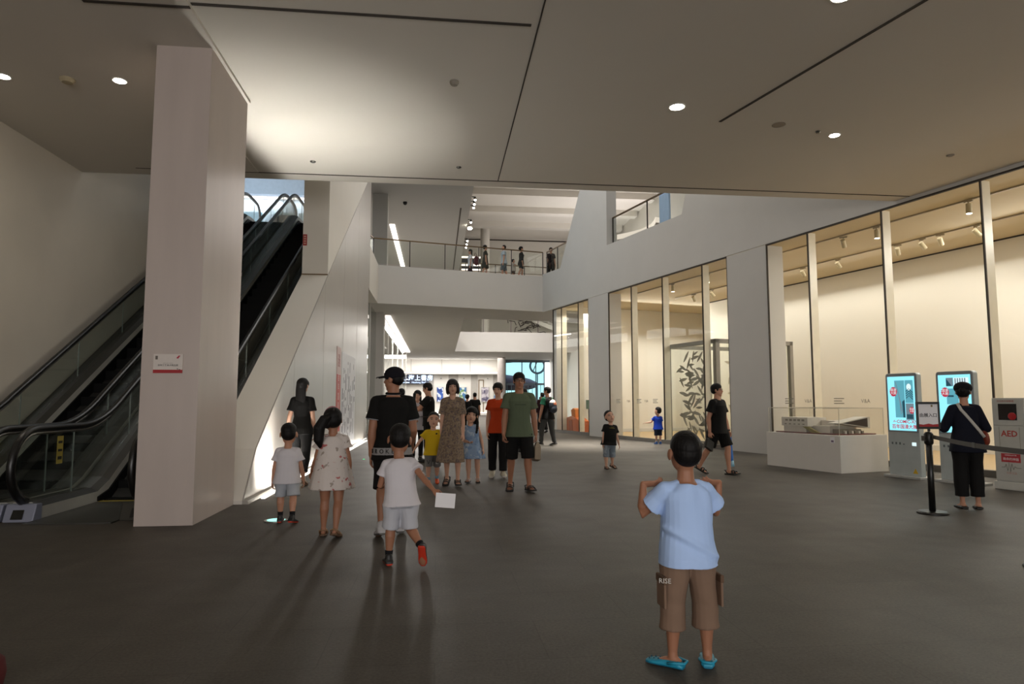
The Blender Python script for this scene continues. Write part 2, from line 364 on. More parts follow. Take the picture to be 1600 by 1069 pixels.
fw = MB().box((-9, 66, 0), (6.5, 66.3, 5.46)); struct('wall_far', fw, mat('far_wall_paint', '#dedad2', .7, var=.01))
for i, (x0, x1) in enumerate(((-.95, -.35), (1.1, 2.05), (3.3, 3.95), (5.5, 6.2))):
    struct('trim_%d' % (100 + i), MB().box((x0, 65.93, .25), (x1, 66, 3.95)), FARW)
struct('trim_105', MB().box((-9, 65.2, 3.97), (6.4, 66, 4.12)), WHITEP)
struct('trim_106', MB().box((-9, 65.7, 0), (6.4, 66, .2)), WHITEP); struct('trim_107', MB().box((-4.5, 65.66, .2), (6.3, 65.70, .26)), LEDN)
struct('trim_108', MB().box((-9, 65.25, 4.12), (6.35, 65.32, 4.16)), LEDW)
for i, x in enumerate((-6.2, -2.6, .4, 3.2)):
    struct('trim_%d' % (110 + i), MB().box((x, 65.96, 4.2), (x + .03, 66, 5.46)), GREYINK)
struct('door_1', MB().box((4.05, 65.92, .2), (4.12, 66, 3.45)).box((4.5, 65.92, .2), (4.57, 66, 3.45)).box((4.05, 65.92, 3.4), (4.57, 66, 3.47)), mat('door_brown', '#77603f', .5))
struct('wall_shop_end', MB().box((6.35, 64.9, 0), (6.5, 66, 5.46)), WHITEP)
struct('column_round', MB().lathe([(.38, 0), (.38, 5.46)], (5.95, 62, 0), 28), mat('round_column_paint', '#a59d97', .6), smooth=False)
struct('wall_right_far', MB().box((11.2, 34.3, 0), (11.4, 66.3, 5.46)), WHITEP)
# daylight window with its door leaves
wf = MB()
for x in (6.7, 8.35, 9.75, 10.6): wf.box((x, 66, 0), (x + .09, 66.12, 5.3))
wf.box((6.7, 66, 2.95), (10.69, 66.12, 3.15)); wf.box((6.5, 66, 5.22), (11.2, 66.3, 5.46))
for k in range(9): wf.box((6.9 + k * .42, 66.02, 0), (6.95 + k * .42, 66.1, 2.95))
struct('window_30', wf, mat('window_frame_grey', '#5c6670', .5))
struct('window_31', MB().box((6.7, 66.05, 0), (10.69, 66.06, 5.22)), GLASS)
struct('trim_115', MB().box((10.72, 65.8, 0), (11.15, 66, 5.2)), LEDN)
# upper storeys
struct('wall_upper_far', MB().box((1.78, 65.8, Z2), (17.2, 66.2, 17.75)), PLASTER)
struct('trim_120', MB().box((1.78, 65.76, 17.5), (17.2, 65.8, 17.62)), DARKLINE)
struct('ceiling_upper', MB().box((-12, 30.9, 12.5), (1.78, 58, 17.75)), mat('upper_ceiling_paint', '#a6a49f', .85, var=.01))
ceil_line('trim_121', (1.25, 37.8), (1.25, 56), .09, 12.5)
struct('trim_122', MB().box((-3.1, 41.8, 12.44), (-2.78, 56, 12.51)), LEDN)
struct('wall_upper_left', MB().box((-9, 58, Z2), (1.78, 58.2, 12.5)), PLASTER)
struct('column_upper', MB().box((-3.55, 35.6, Z2), (-2.75, 36.4, 12.5)), PLASTER_G)
for i, y in enumerate((50.0, 54.7, 59.4)):
    struct('trim_%d' % (123 + i), MB().box((1.79, y, 17.25), (17, y + .9, 17.75)), PLASTER)
struct('roof', MB().box((-14, 12, 17.75), (18, 70, 18)), PLASTER)
struct('wall_outer_left', MB().box((-12.4, 20, 5.4), (-12.2, 66.3, 17.75)), PLASTER)
struct('wall_outer_right', MB().box((17.2, -9, 0), (17.4, 67, 17.75)), PLASTER)
struct('wall_far_upper', MB().box((-12.4, 66.3, 5.46), (18, 66.6, 17.75)), PLASTER)
struct('wall_front_upper', MB().box((-12.4, 11.8, 7.1), (18, 12.0, 17.75)), PLASTER)
struct('wall_outer_return', MB().box((-12.4, 21.8, 5.4), (-6.8, 22, 17.75)), PLASTER)
struct('column_round_upper', MB().lathe([(.43, Z2), (.43, 17.75)], (4.34, 61.5, 0), 24), PLASTER)
# lit room behind the upper far wall seen past the bridge
struct('window_32', MB().box((2.2, 65.70, 12.4), (5.1, 65.80, 15.85)), mat('lit_shop_back', '#cfc6b4', .6))
for i, z in enumerate((15.66, 14.85, 14.40)): struct('trim_%d' % (130 + i), MB().box((2.3, 65.62, z), (5.0, 65.72, z + .1)), LEDN)
for i, (z0, z1) in enumerate(((15.15, 15.55), (14.55, 14.8))): struct('trim_%d' % (133 + i), MB().box((2.3, 65.64, z0), (4.7, 65.71, z1)), mat('dark_shelf', '#3a3a42', .5))
# landing above the escalators
BLUEW = mat('cool_white_paint', '#c6cdd8', .7)
struct('wall_landing', MB().box((-12.2, 30.7, Z2), (-3.6, 30.9, 17.7)), BLUEW)
struct('ceiling_landing', MB().box((-12.2, 30.15, 10.6), (-3.6, 30.7, 17.7)), BLUEW)
struct('trim_140', MB().box((-12.2, 30.56, 10.54), (-3.6, 30.68, 10.6)), LEDN)
tg = MB()
random.seed(3)
for k in range(26):
    a = random.uniform(0, 6.28); c = Vector((8.8 + random.gauss(0, .9), 65.77, 9.1 + random.gauss(0, .38)))
    tg.tube([c + Vector((.5 * math.cos(a), 0, .3 * math.sin(a))), c + Vector((.1, 0, .12)), c + Vector((-.5 * math.cos(a + .7), 0, -.3 * math.sin(a + .4)))], .04, 5)
struct('trim_141', tg, mat('mural_ink', '#4b403d', .7))
# ------------------------------------------------------------------ escalators
SL = .5975
def hz(y, off=0):      # handrail height along the run
    inc = -4.9 + SL * y
    if y < 9.4: z = 1.03
    elif y < 10.6:
        u = (y - 9.4) / 1.2; z = (1 - u) ** 2 * 1.03 + 2 * u * (1 - u) * 1.03 + u * u * (-4.9 + SL * 10.6)
    elif y < 21.0: z = inc
    elif y < 22.4:
        u = (y - 21.0) / 1.4; z = (1 - u) ** 2 * (-4.9 + SL * 21.0) + 2 * u * (1 - u) * 8.12 + u * u * 8.12
    else: z = 8.12
    return z + off
def dz(y): return max(.2, min(7.35, -5.60 + SL * y))     # deck
def nz(y): return max(.0, min(7.1, -5.85 + SL * y))      # line of the step noses
HY = [8.42 + i * .2 for i in range(5)] + [9.4 + .15 * i for i in range(9)] + [11 + i for i in range(10)] + [21.0 + .2 * i for i in range(8)] + [22.8, 23.2]
def hpath(x, off=0):
    r = .43 + off; p = []
    for a in range(-100, -271, -17): p.append((x, 8.42 + r * math.cos(R(a)), .6 + r * math.sin(R(a))))
    p += [(x, y, hz(y, off)) for y in HY[1:-1]]
    for a in range(90, -101, -17): p.append((x, 23.2 + r * math.cos(R(a)), 7.69 + r * math.sin(R(a))))
    return p
ESTEP = mat('black_step', '#050505', .6, spec=.15); BAL = glass('balustrade_glass', (.93, .955, .94), 1.5)
SKIRT = mat('skirt_steel', '#b4b2a9', .45, .1); DECK = mat('deck_dark', '#3b3934', .4, .5)
COVERP = mat('steel_blue_reflection', '#8f93a6', .35, .3)  # steel cover; the bluish reflection is put into its colour
def step_mesh(w):
    mb = MB().box((-w / 2, 0, -.02), (w / 2, .40, 0)).box((-w / 2, 0.0, -.235), (w / 2, .025, -.02))
    k = int(w / .03)
    for i in range(k): mb.box((-w / 2 + .03 * i + .004, .005, 0), (-w / 2 + .03 * i + .02, .395, .006))
    return mb.mesh('step', [ESTEP])
def escalator(xl, xr, label):
    e = empty('escalator', ((xl + xr) / 2, 8.4, 0), 0, label, 'escalator', 'escalators side by side')
    M = Matrix.Translation((-(xl + xr) / 2, -8.4, 0))
    for x, s in ((xl, 1), (xr, -1)):
        MB().tube(hpath(x), (.042), 10, ref=(1, 0, 0)).xform(M).build('handrail', BLACK, e, True)
        MB().tube(hpath(x, -.055), .02, 6, ref=(1, 0, 0)).xform(M).build('handrail_guide', STEEL, e, True)
        # glass panels with open joints
        g = MB(); cuts = [8.02, 9.25] + [9.25 + 1.55 * k for k in range(1, 9)] + [22.9, 23.58]
        for a, b in zip(cuts[:-1], cuts[1:]):
            ys = [a + .006 + (b - a - .012) * i / 6 for i in range(7)]
            def top(y):
                if y < 8.42: return .6 + math.sqrt(max(0, .40 ** 2 - (y - 8.42) ** 2))
                if y > 23.2: return 7.69 + math.sqrt(max(0, .39 ** 2 - (y - 23.2) ** 2))
                return hz(y, -.05)
            def bot(y):
                if y < 8.42: return max(.2, .6 - math.sqrt(max(0, .40 ** 2 - (y - 8.42) ** 2)))
                return dz(y)
            rings = [[(x - .006, y, bot(y)), (x + .006, y, bot(y)), (x + .006, y, top(y)), (x - .006, y, top(y))] for y in ys]
            g.loft(rings)
        gl = g.xform(M).build('balustrade_glass', BAL, e)
        for y in cuts[1:-1]: MB().box((x - .007, y - .005, bot(y)), (x + .007, y + .005, top(y))).xform(M).build('glass_joint', mat('pale_glass_edge', '#7f8a84', .4), gl)
        # deck and skirt, running with the incline
        dk = MB(); ys = [8.3, 9.0, 9.6, 9.9, 10.2, 10.6] + [11 + i for i in range(11)] + [21.6, 22.0, 22.4, 23.0, 23.7]
        x0, x1 = (x - .13, x + .16) if s > 0 else (x - .16, x + .13)
        dk.loft([[(x0, y, max(0, nz(y) - .3)), (x1, y, max(0, nz(y) - .3)), (x1, y, dz(y) - .05), (x + s * .07, y, dz(y)), (x0 if s > 0 else x1, y, dz(y))][::1] if s > 0 else
                 [(x1, y, max(0, nz(y) - .3)), (x0, y, max(0, nz(y) - .3)), (x0, y, dz(y) - .05), (x - .07, y, dz(y)), (x1, y, dz(y))] for y in ys])
        o = dk.xform(M).build('deck', [SKIRT, DECK], e)
        for p in o.data.polygons: p.material_index = 1 if p.normal.z > .6 else 0
        xi = x + s * .165
        MB().loft([[(xi - s * .01, y, max(.02, nz(y) - .28)), (xi + s * .02, y, max(.02, nz(y) - .28)), (xi + s * .02, y, nz(y) + .08), (xi - s * .01, y, nz(y) + .08)] for y in ys[2:-1]]).xform(M).build('skirt_brush', ESTEP, e)
        # front cover with the handrail inlet
        cv = MB().prism([(8.14, .0), (8.32, 0), (8.32, .19), (8.21, .19)], YZ, x0 - .015, x1 + .015).xform(M).build('newel_cover', COVERP if (x - xl) * (xl + 5) < .01 and not (x == xr and xl > -5) else DECK, e, bevel=.01)
        MB().prism([(8.148, .03), (8.22, .165), (8.21, .17), (8.135, .035)], YZ, x - .06, x + .06).xform(M).build('handrail_inlet', BLACK, cv)
    # truss filling under steps
    MB().prism([(9.7, .0), (10.4, .0), (22.6, 6.2), (22.6, 6.98), (22.1, 6.98), (9.9, -.0 + .001)], YZ, xl + .18, xr - .18).xform(M).build('truss', mat('truss_dark', '#151412', .7), e)
    w = xr - xl - .38
    MB().box((xl + .17, 7.95, .0), (xr - .17, 9.72, .016)).xform(M).build('landing_plate', mat('landing_plate_steel', '#4a4844', .45, .7), e)
    MB().box((xl + .18, 9.58, .017), (xr - .18, 9.66, .021)).xform(M).build('comb_edge', mat('yellow_line', '#8f7d22', .6), e)
    me = step_mesh(w)
    for i in range(31):
        y = 9.72 + .4 * i; z = nz(y + .05)
        o = bpy.data.objects.new('step', me); COL.objects.link(o); o.parent = e; o.location = (0, y - 8.4, max(.02, min(7.09, z)))
    return e
e1 = escalator(-6.22, -4.98, 'black stepped escalator with glass sides running up along the left wall')
e2 = escalator(-4.66, -3.40, 'black stepped escalator with yellow warning sticker on its glass, beside the square column')
glass2 = [c for c in e2.children if c.name.startswith('balustrade_glass')][0]
st = MB().box((0, 0, 0), (.004, .13, .34), 0).box((.004, .02, .05), (.005, .11, .09), 1).box((.004, .02, .15), (.005, .11, .18), 1).box((.004, .02, .25), (.005, .11, .28), 1)
st.xform(Matrix.Translation((-4.652 + 4.03, 8.86 - 8.4, .58))).build('warning_sticker', [mat('sticker_yellow', '#a08f3a', .6), INK], glass2)

# ------------------------------------------------------------------ railings on the upper floor
def railing(name, pts, z0, label, post_every, glassy=True, h=1.15, group=None, posts=None):
    P = [Vector((x, y, z0)) for x, y in pts]; o = empty(name, P[0], 0, label, 'railing', group); M = Matrix.Translation(-P[0]); up = Vector((0, 0, h))
    hb = MB()
    for a, b in zip(P[:-1], P[1:]): hb.bar(a + up, b + up, .06, .045)
    hb.xform(M).build('handrail', BRONZE, o)
    gm = MB()
    for a, b in zip(P[:-1], P[1:]):
        L = (b - a).length; n = max(1, round(L / post_every)); t = (b - a) / n
        for i in range(n):
            q = a + t * i; MB().bar(q + Vector((0, 0, .0)), q + up, .045, .045, up=(0, 1, 0)).xform(M).build('post', STEELD, o)
            if glassy: gm.bar(q + t * .04 + Vector((0, 0, h * .5)), q + t * .96 + Vector((0, 0, h * .5)), .012, h * .86)
        if not glassy:
            for zz in (.38, .76): gm.bar(a + Vector((0, 0, zz)), b + Vector((0, 0, zz)), .025, .025)
    MB().bar(P[-1], P[-1] + up, .045, .045, up=(0, 1, 0)).xform(M).build('post', STEELD, o)
    gm.xform(M).build('glass_panel' if glassy else 'mid_rail', GLASS if glassy else BRONZE, o)
    return o
railing('bridge_railing', [(-3.4, 24.9), (-2.75, 28.25), (4.82, 30.18)], Z2, 'glass railing with bronze handrail along the front of the bridge', 1.45)
railing('bridge_railing', [(5.9, 33.7), (1.35, 32.9)], Z2, 'plain bar railing along the rear edge of the bridge, behind the walkers', 1.6, False)
a = wpt(14.25, .2, 0); b = wpt(11.9, .2, 0)
railing('gallery_railing', [(a.x, a.y), (b.x, b.y)], Z2, 'short sloping-looking glass railing between the bridge and the white upper pillar', 1.3)
a = wpt(8.2, .25, 0); b = wpt(3.45, .25, 0)
railing('gallery_railing', [(a.x, a.y), (b.x, b.y)], Z2 + .05, 'glass railing in the upper opening right of the white pillar', 2.2)
railing('atrium_railing', [(1.5, 55.3), (13, 55.3)], Z2, 'glass railing on the far second bridge', 2.4)
# ------------------------------------------------------------------ ceiling fittings
def downlight(x, y, z, label, power, r=.075):
    o = empty('downlight', (x, y, z), 0, label, 'ceiling light', 'round downlights of the front ceiling')
    MB().lathe([(r * 1.25, .0), (r * 1.22, -.008), (r, -.008)], (0, 0, 0), 20).build('trim_ring', WHITEP, o)
    MB().lathe([(r, -.008), (r * .95, -.011)], (0, 0, 0), 20).build('lens', LAMPW, o)
    area('lamp', (0, 0, -.02), r * 2, power, (1, .90, .76), shape='DISK', parent=o)
DL = 11
downlight(-5.49, 8.74, 5.44, 'bright round downlight at the left edge, over the escalator wall', DL)
downlight(-4.08, 8.70, 5.44, 'bright round downlight over the escalators, left of the square column', DL)
downlight(3.315, 8.725, Z1, 'large bright round downlight in the middle of the bare ceiling', DL, .10)
downlight(4.07, 6.05, Z1, 'round downlight cut by the top edge beside the diagonal air slot', DL, .10)
downlight(6.11, 9.42, Z1, 'small round downlight near the glass front, right of the diagonal air slot', DL)
def fitting(name, x, y, z, label, cat, r=.06, h=.03, m=WHITEP):
    o = MB().lathe([(r, 0), (r, -h * .4), (r * .7, -h), (0.001, -h)], (0, 0, 0), 18).build(name, m); o.location = (x, y, z); tag(o, label, cat); return o
fitting('smoke_detector', -4.72, 8.73, 5.44, 'pale smoke detector between the two left downlights', 'smoke detector', .09, .05, mat('yellowed_plastic', '#a89c80', .6))
fitting('sprinkler', .18, 8.33, Z1, 'small sprinkler head left of the fine ceiling joint', 'sprinkler', .06, .05, mat('grey_plastic', '#8a8378', .6))
fitting('sprinkler', -2.175, 11.5, Z1, 'small ceiling spot in the bright glow beside the column', 'sprinkler', .05, .02, STEELD)
fitting('sprinkler', .34, 11.5, Z1, 'tiny dark ceiling fitting near the edge joint over the bridge', 'sprinkler', .045, .02, STEELD)
fitting('ceiling_speaker', 5.05, 9.15, Z1, 'round grey ceiling speaker beside the end of the diagonal slot', 'ceiling speaker', .10, .012, mat('speaker_grey', '#8b8072', .7))
fitting('sprinkler', 5.77, 9.31, Z1, 'tiny dark sprinkler between ceiling speaker and small downlight', 'sprinkler', .035, .03, STEELD)
fitting('smoke_detector', 8.55, 10.0, Z1, 'small flat detector on the ceiling close to the glass front', 'smoke detector', .06, .02, mat('grey_plastic', '#8a8378', .6))
for x, y, z, lb in ((-2.85, 32.6, 5.45, 'black dome camera under the passage ceiling by the light slot'), (-1.9, 37.0, 12.5, 'black dome camera on the upper grey ceiling')):
    o = MB().lathe([(.12, 0), (.12, -.05), (.10, -.12), (.05, -.17), (.001, -.18)], (0, 0, 0), 16).build('security_camera', BLACKM, smooth=True); o.location = (x, y, z); tag(o, lb, 'security camera')

# ------------------------------------------------------------------ signs on column and pier
o = MB().box((-.155, -.012, -.105), (.155, 0, .105)).build('wall_sign', mat('sign_white', '#d8cfc8', .5)); o.location = (-2.965, 7.75, 1.765)
tag(o, 'small white notice with red bottom band fixed to the square column', 'sign')
MB().box((-.155, -.014, -.105), (.155, -.012, -.068)).build('red_band', RED, o)
MB().prism([(.085, .06), (.11, .09), (.128, .09), (.105, .055)], lambda u, v, w: (u, w, v), -.014, -.012).build('red_mark', mat('pink_red', '#b0203c', .5), o)
MB().box((-.135, -.014, .045), (-.11, -.012, .085)).build('grey_mark', mat('emblem_grey', '#6b625a', .6), o)
MB().prism([(.095, -.06), (.10, -.052), (.115, -.064), (.135, -.062), (.13, -.07)], lambda u, v, w: (u, w, v), -.0155, -.014).build('dark_mark', INK, o)
text('lettering', '深圳工艺美术精品展', .024, INK, o, (0, -.013, -.02), depth=.0005)
text('small_lettering', 'ARTS AND CRAFTS', .012, GREYINK, o, (0, -.013, .004), depth=.0005)
o = MB().box((-.045, -.01, -.13), (.045, 0, .13)).build('safety_sign', RED); o.location = (-3.06, 15.5, 5.05); tag(o, 'narrow upright red safety sign on the pier at the top of the escalator', 'sign')
for k in range(4): MB().box((-.025, -.012, -.10 + .055 * k), (.025, -.01, -.065 + .055 * k)).build('white_mark', mat('sign_cream', '#d0a090', .6), o)

# exhibition banners on the polished wall
o = MB().prism([(0, 0), (.72, 0), (.72, 2.15), (0, 2.15)], YZ, 0, .004).build('wall_banner', mat('banner_red', '#b33a30', .45)); o.location = (-2.511, 17.05, .58)
tag(o, 'tall narrow red exhibition banner on the polished wall', 'banner')
MB().prism([(0, 1.45), (.72, 1.45), (.72, 2.15), (0, 2.15)], YZ, .004, .005).build('pale_top', mat('banner_pale', '#c3a6a2', .45), o)
for k, c in enumerate('百年国漫'): text('lettering', c, .2, mat('banner_white', '#e4d4cf', .6), o, (.0055, .36, 1.36 - .24 * k), (0, 0, R(90)), .0005)
text('large_letter', '漫', .36, mat('banner_dark_red', '#8d2a28', .5), o, (.0055, .36, 1.78), (0, 0, R(90)), .0005)
o = MB().prism([(0, 0), (2.9, 0), (2.9, 2.45), (0, 2.45)], YZ, 0, .004).build('text_panel', mat('text_panel_white', '#cfcdd0', .4)); o.location = (-2.511, 17.95, .2)
tag(o, 'white wall panel with upright columns of dark text, right of the red banner', 'text panel')
random.seed(5)
for c in range(13):
    z = 2.25
    while z > .25:
        h = random.choice((.08, .16, .3, .45)); w = .05 if c % 3 else .10
        if random.random() < .72: MB().prism([(.15 + c * .21, z - h), (.15 + c * .21 + w, z - h), (.15 + c * .21 + w, z), (.15 + c * .21, z)], YZ, .004, .0055).build('text_block', mat('panel_text', '#5b5660', .6), o)
        z -= h + random.choice((.05, .09, .2))

# floor lights
o = MB().lathe([(.13, 0), (.13, .008), (.10, .01)], (0, 0, 0), 28).build('floor_light', STEEL); o.location = (-1.80, 7.94, 0); tag(o, 'round recessed floor light glowing white and teal by the walking boy', 'floor light')
MB().lathe([(.10, .009), (.10, .012)], (0, 0, 0), 28).build('lens', glow('teal_lens', '#9be8d8', 1.6), o)
o = MB().lathe([(.035, 0), (.035, .008)], (0, 0, 0), 16).build('floor_marker', STEEL); o.location = (-1.68, 15.9, 0); tag(o, 'tiny green floor marker light between the text panel and the man in the cap', 'floor light')
MB().lathe([(.025, .008), (.025, .011)], (0, 0, 0), 16).build('lens', glow('green_lens', '#38e08a', 2.5), o)

# ------------------------------------------------------------------ information kiosks
SCR = glow('screen_cyan', '#93eafa', 1.15); SCR2 = glow('screen_mid_cyan', '#69bfd2', .75); SCR3 = glow('screen_dark', '#2b6478', .5)  # cyan ground, with mid and dark tones of the poster artwork
SCRW = glow('screen_white', '#e6fdff', 1.0); SCRR = glow('screen_red', '#d8103a', .75); SCRG = glow('screen_grey', '#8ea7b4', .6)
KGREY = mat('kiosk_grey', '#b0b8b8', .45, .1); KBACK = mat('kiosk_bezel', '#8a9093', .4, .2)
def rrect(x0, x1, z0, z1, r, top_only=True):
    p = [(x0, z0), (x1, z0)]
    for a in range(0, 91, 15): p.append((x1 - r + r * math.cos(R(a)), z1 - r + r * math.sin(R(a))))
    for a in range(90, 181, 15): p.append((x0 + r + r * math.cos(R(a)), z1 - r + r * math.sin(R(a))))
    return p
XZ = lambda u, v, w: (u, w, v)
def burst(cx, cz, r, rr, n=16):
    return [(cx + (r if k % 2 else rr) * math.cos(math.pi * k / n) * .85, cz + (r if k % 2 else rr) * math.sin(math.pi * k / n)) for k in range(2 * n)]
def kiosk(x, y, w, label, variant, rz):
    o = empty('information_kiosk', (x, y, 0), rz, label, 'kiosk', 'lit touch screen kiosks by the glass front')
    MB().prism(rrect(0, w, .04, 1.85, .05), XZ, 0, .11).build('body', KGREY, o, bevel=.008)
    MB().box((-.05, -.10, 0), (w + .05, .24, .04)).build('base_plate', mat('kiosk_base', '#a9a9a6', .5), o, bevel=.005)
    MB().prism(rrect(.008, w - .008, .80, 1.842, .045), XZ, -.004, 0).build('bezel', KBACK, o)
    x0, x1, z0, z1 = .045, w - .045, .83, 1.79
    sc = MB().box((x0, -.007, z0), (x1, -.004, z1)).build('screen', SCR, o)
    art = MB(); random.seed(variant)
    ax0, ax1 = x0 + .14, x1 - .03
    def q(a, b, c, d, m, k=0): art.box((a, -.0078 - k * .0002, c), (b, -.007 - k * .0002, d), m)
    mid = (ax0 + ax1) / 2 + .02
    if variant == 1:
        q(ax0, mid - .006, 1.06, 1.72, 0); q(mid + .006, ax1, 1.32, 1.72, 0); q(mid + .006, ax1, 1.02, 1.31, 1)
        for k in range(9): art.tube([(ax0 + .02 + .012 * k, -.0085, 1.70 - .05 * k), (ax0 + .06 + .01 * k, -.0085, 1.56 - .05 * k), (ax0 + .10, -.0085, 1.36 - .03 * k)], .006, 4, 1, flat=.1)
        for k in range(4): art.tube([(mid + .02, -.0085, 1.40 + .04 * k), ((mid + ax1) / 2, -.0085, 1.45 + .04 * k), (ax1 - .01, -.0085, 1.38 + .04 * k)], .008, 4, 2, flat=.1)
        art.prism([((mid + ax1) / 2 + .045 * math.cos(a), 1.60 + .06 * math.sin(a)) for a in [i * .4 for i in range(16)]], XZ, -.0088, -.0082, 3)
        art.prism([(mid - .05, 1.06), (mid - .01, 1.06), (mid - .01, 1.38), (mid - .06, 1.34)], XZ, -.0088, -.0082, 2)
        q(mid + .02, ax1 - .02, 1.04, 1.12, 2, 6)
    else:
        q(ax0, ax0 + .12, 1.60, 1.74, 1); q(ax0 + .13, ax1, 1.60, 1.74, 3); q(ax0, ax0 + .2, 1.30, 1.56, 0); q(ax0 + .06, ax1, 1.02, 1.28, 3)
        art.prism([(ax0, 1.60), (ax0 + .10, 1.60), (ax0, 1.73)], XZ, -.0088, -.0082, 2)
        for k in range(5): q(ax0 + .15 + .04 * k, ax0 + .17 + .04 * k, 1.62, 1.73, 1, 6)
        q(ax0 + .02, ax0 + .12, 1.42, 1.45, 2, 6); q(ax0 + .04, ax0 + .10, 1.20, 1.26, 2, 6)
    art.build('screen_artwork', [SCR2, SCRG, SCR3, SCRW], sc)
    for cx, cz, rr in (((x0 + .115, 1.52, .095), (x1 - .07, 1.19, .065)) if variant == 1 else ((x0 + .115, 1.50, .09),)):
        b = MB().prism(burst(cx, cz, rr * .8, rr), XZ, -.0098, -.009).build('red_badge', SCRR, sc)
        for k in (-1, 1): text('badge_lettering', '国漫' if k > 0 else '大展', rr * .62, SCRW, sc, (cx, -.0099, cz + k * rr * .3), depth=.0003)
    if variant == 1:
        text('lettering', '←COMIC-X?', .080, SCRR, sc, ((ax0 + ax1) / 2 - .02, -.0075, .985), depth=.0005, bold=.015)
        text('lettering', '百年国漫大展', .082, SCRR, sc, ((ax0 + ax1) / 2 - .02, -.0075, .895), depth=.0005, bold=.015)
    for k in range(4): MB().box((.07 + .075 * k, -.003, .58), (.10 + .075 * k, .0, .62 if k < 3 else .60)).build('port', mat('port_grey', '#5c6366', .4), o)
    MB().box((w - .15, -.004, .57), (w - .07, 0, .63)).build('status_display', SCRW, o)
    if variant == 1: MB().prism([(w - .16, .09), (w - .06, .09), (w - .11, .18)], XZ, -.002, 0).build('warning_sticker', mat('sticker_bright_yellow', '#c9a51f', .5), o)
    return o
kiosk(8.16, 11.377, .62, 'left lit kiosk showing an exhibition poster, right of the model case', 1, WROT)
kiosk(8.47, 10.52, .64, 'right lit kiosk, half hidden by the woman in navy', 2, WROT)

# ------------------------------------------------------------------ defibrillator cabinet
AEDW = mat('cabinet_white', '#b4b4ae', .45)
o = empty('aed_cabinet', (8.66, 9.60, 0), WROT, 'grey white defibrillator cabinet with AED lettering, at the right edge', 'AED cabinet')
MB().box((0, 0, .12), (.46, .32, 1.40)).build('body', AEDW, o, bevel=.006)
MB().box((-.02, -.02, 0), (.48, .34, .12)).build('plinth', mat('cabinet_plinth', '#bdbdb6', .5), o, bevel=.006)
d = MB().box((.012, -.012, .98), (.448, 0, 1.385)).build('upper_door', AEDW, o, bevel=.004)
MB().box((.10, -.016, 1.06), (.37, -.012, 1.31)).build('door_window', mat('dark_window', '#15191a', .12), d, bevel=.003)
MB().ell((.30, -.014, 1.12), (.065, .008, .06)).build('red_kit', RED, d, True)
text('door_lettering', '自动体外除颤器', .036, mat('dull_red', '#93382f', .6), d, (.21, -.0125, 1.348), depth=.0005)
d = MB().box((.012, -.010, .14), (.448, 0, .965)).build('lower_door', AEDW, o, bevel=.004)
for x in (.09, .385): MB().box((x, -.0115, .60), (x + .006, -.010, .955)).build('door_groove', GREYINK, d)
text('aed_lettering', 'AED', .125, mat('aed_red', '#a8372c', .5), d, (.24, -.0105, .85), depth=.0008, bold=.022)
MB().box((.10, -.012, .42), (.38, -.010, .55)).build('red_label', mat('label_red', '#a83138', .5), d)
text('label_lettering', '救命的神器', .046, PAPER, d, (.24, -.0125, .465), depth=.0005); text('label_lettering', 'DEFIBRILLATOR', .024, PAPER, d, (.24, -.0125, .525), depth=.0005)
MB().tube([(.10 + .28 * i / 13, -.0115, .34 + v) for i, v in enumerate((0, 0, 0, .05, -.05, .08, -.06, .06, -.03, .02, 0, 0, 0, .0))], .004, 5).build('heartbeat_line', mat('line_grey', '#7d7a75', .6), d)
text('faded_lettering', '急救设备', .04, mat('faded_red', '#b58d83', .6), d, (.24, -.0105, .255), depth=.0005)

# ------------------------------------------------------------------ belt barrier
def stanchion(x, y, label, rz=0):
    o = empty('stanchion', (x, y, 0), rz, label, 'barrier post', 'black belt barrier posts')
    MB().lathe([(.17, 0), (.17, .018), (.15, .03), (.04, .036)], (0, 0, 0), 32).build('base', BLACKM, o)
    MB().lathe([(.036, .03), (.036, .84)], (0, 0, 0), 20).build('pole', BLACKM, o, True)
    MB().lathe([(.036, .82), (.05, .84), (.052, .95), (.035, .975), (.001, .98)], (0, 0, 0), 20).build('belt_head', BLACKM, o, True)
    MB().box((-.075, -.028, .87), (-.048, .028, .93)).build('belt_slot', STEELD, o)
    return o
st = stanchion(5.95, 7.56, 'black barrier post with a framed notice on top')
stanchion(4.92, 5.0, 'black barrier post holding the other end of the belt, beyond the right edge')
a = Vector((5.95 + .01, 7.50, .92)); b = Vector((4.94, 5.06, .92))
bm_ = MB(); rings = []
for i in range(13):
    u = i / 12; p = a.lerp(b, u) + Vector((0, 0, -.02 * math.sin(math.pi * u))); rings.append([p + Vector((.0008, 0, -.024)), p + Vector((-.0008, 0, -.024)), p + Vector((-.0008, 0, .024)), p + Vector((.0008, 0, .024))])
o = bm_.loft(rings).build('barrier_belt', mat('grey_webbing', '#4b4844', .7)); tag(o, 'dark grey barrier belt stretched in front of the woman in navy', 'barrier belt')
MB().bar(a.lerp(b, .47) + Vector((0, 0, -.02)), a.lerp(b, .50) + Vector((0, 0, -.02)), .006, .052).build('belt_clip', BLACKM, o)
o = empty('sign_frame', (5.95, 7.55, 1.012), R(-12), 'black framed paper notice standing on the barrier post', 'sign')
fr = MB()
for x0, x1, z0, z1 in ((-.135, -.112, -.0, .33), (.112, .135, 0, .33), (-.112, .112, 0, .028), (-.112, .112, .302, .33)): fr.box((x0, -.014, z0), (x1, .014, z1))
fr.build('frame', BLACKM, o, bevel=.003)
pp = MB().box((-.112, -.006, .028), (.112, .006, .302)).build('notice', PAPER, o)
MB().prism([(-.112, .028), (.112, .028), (.112, .062), (.05, .055), (.0, .066), (-.06, .053), (-.112, .06)], XZ, -.0085, -.006).build('red_footer', RED, pp)
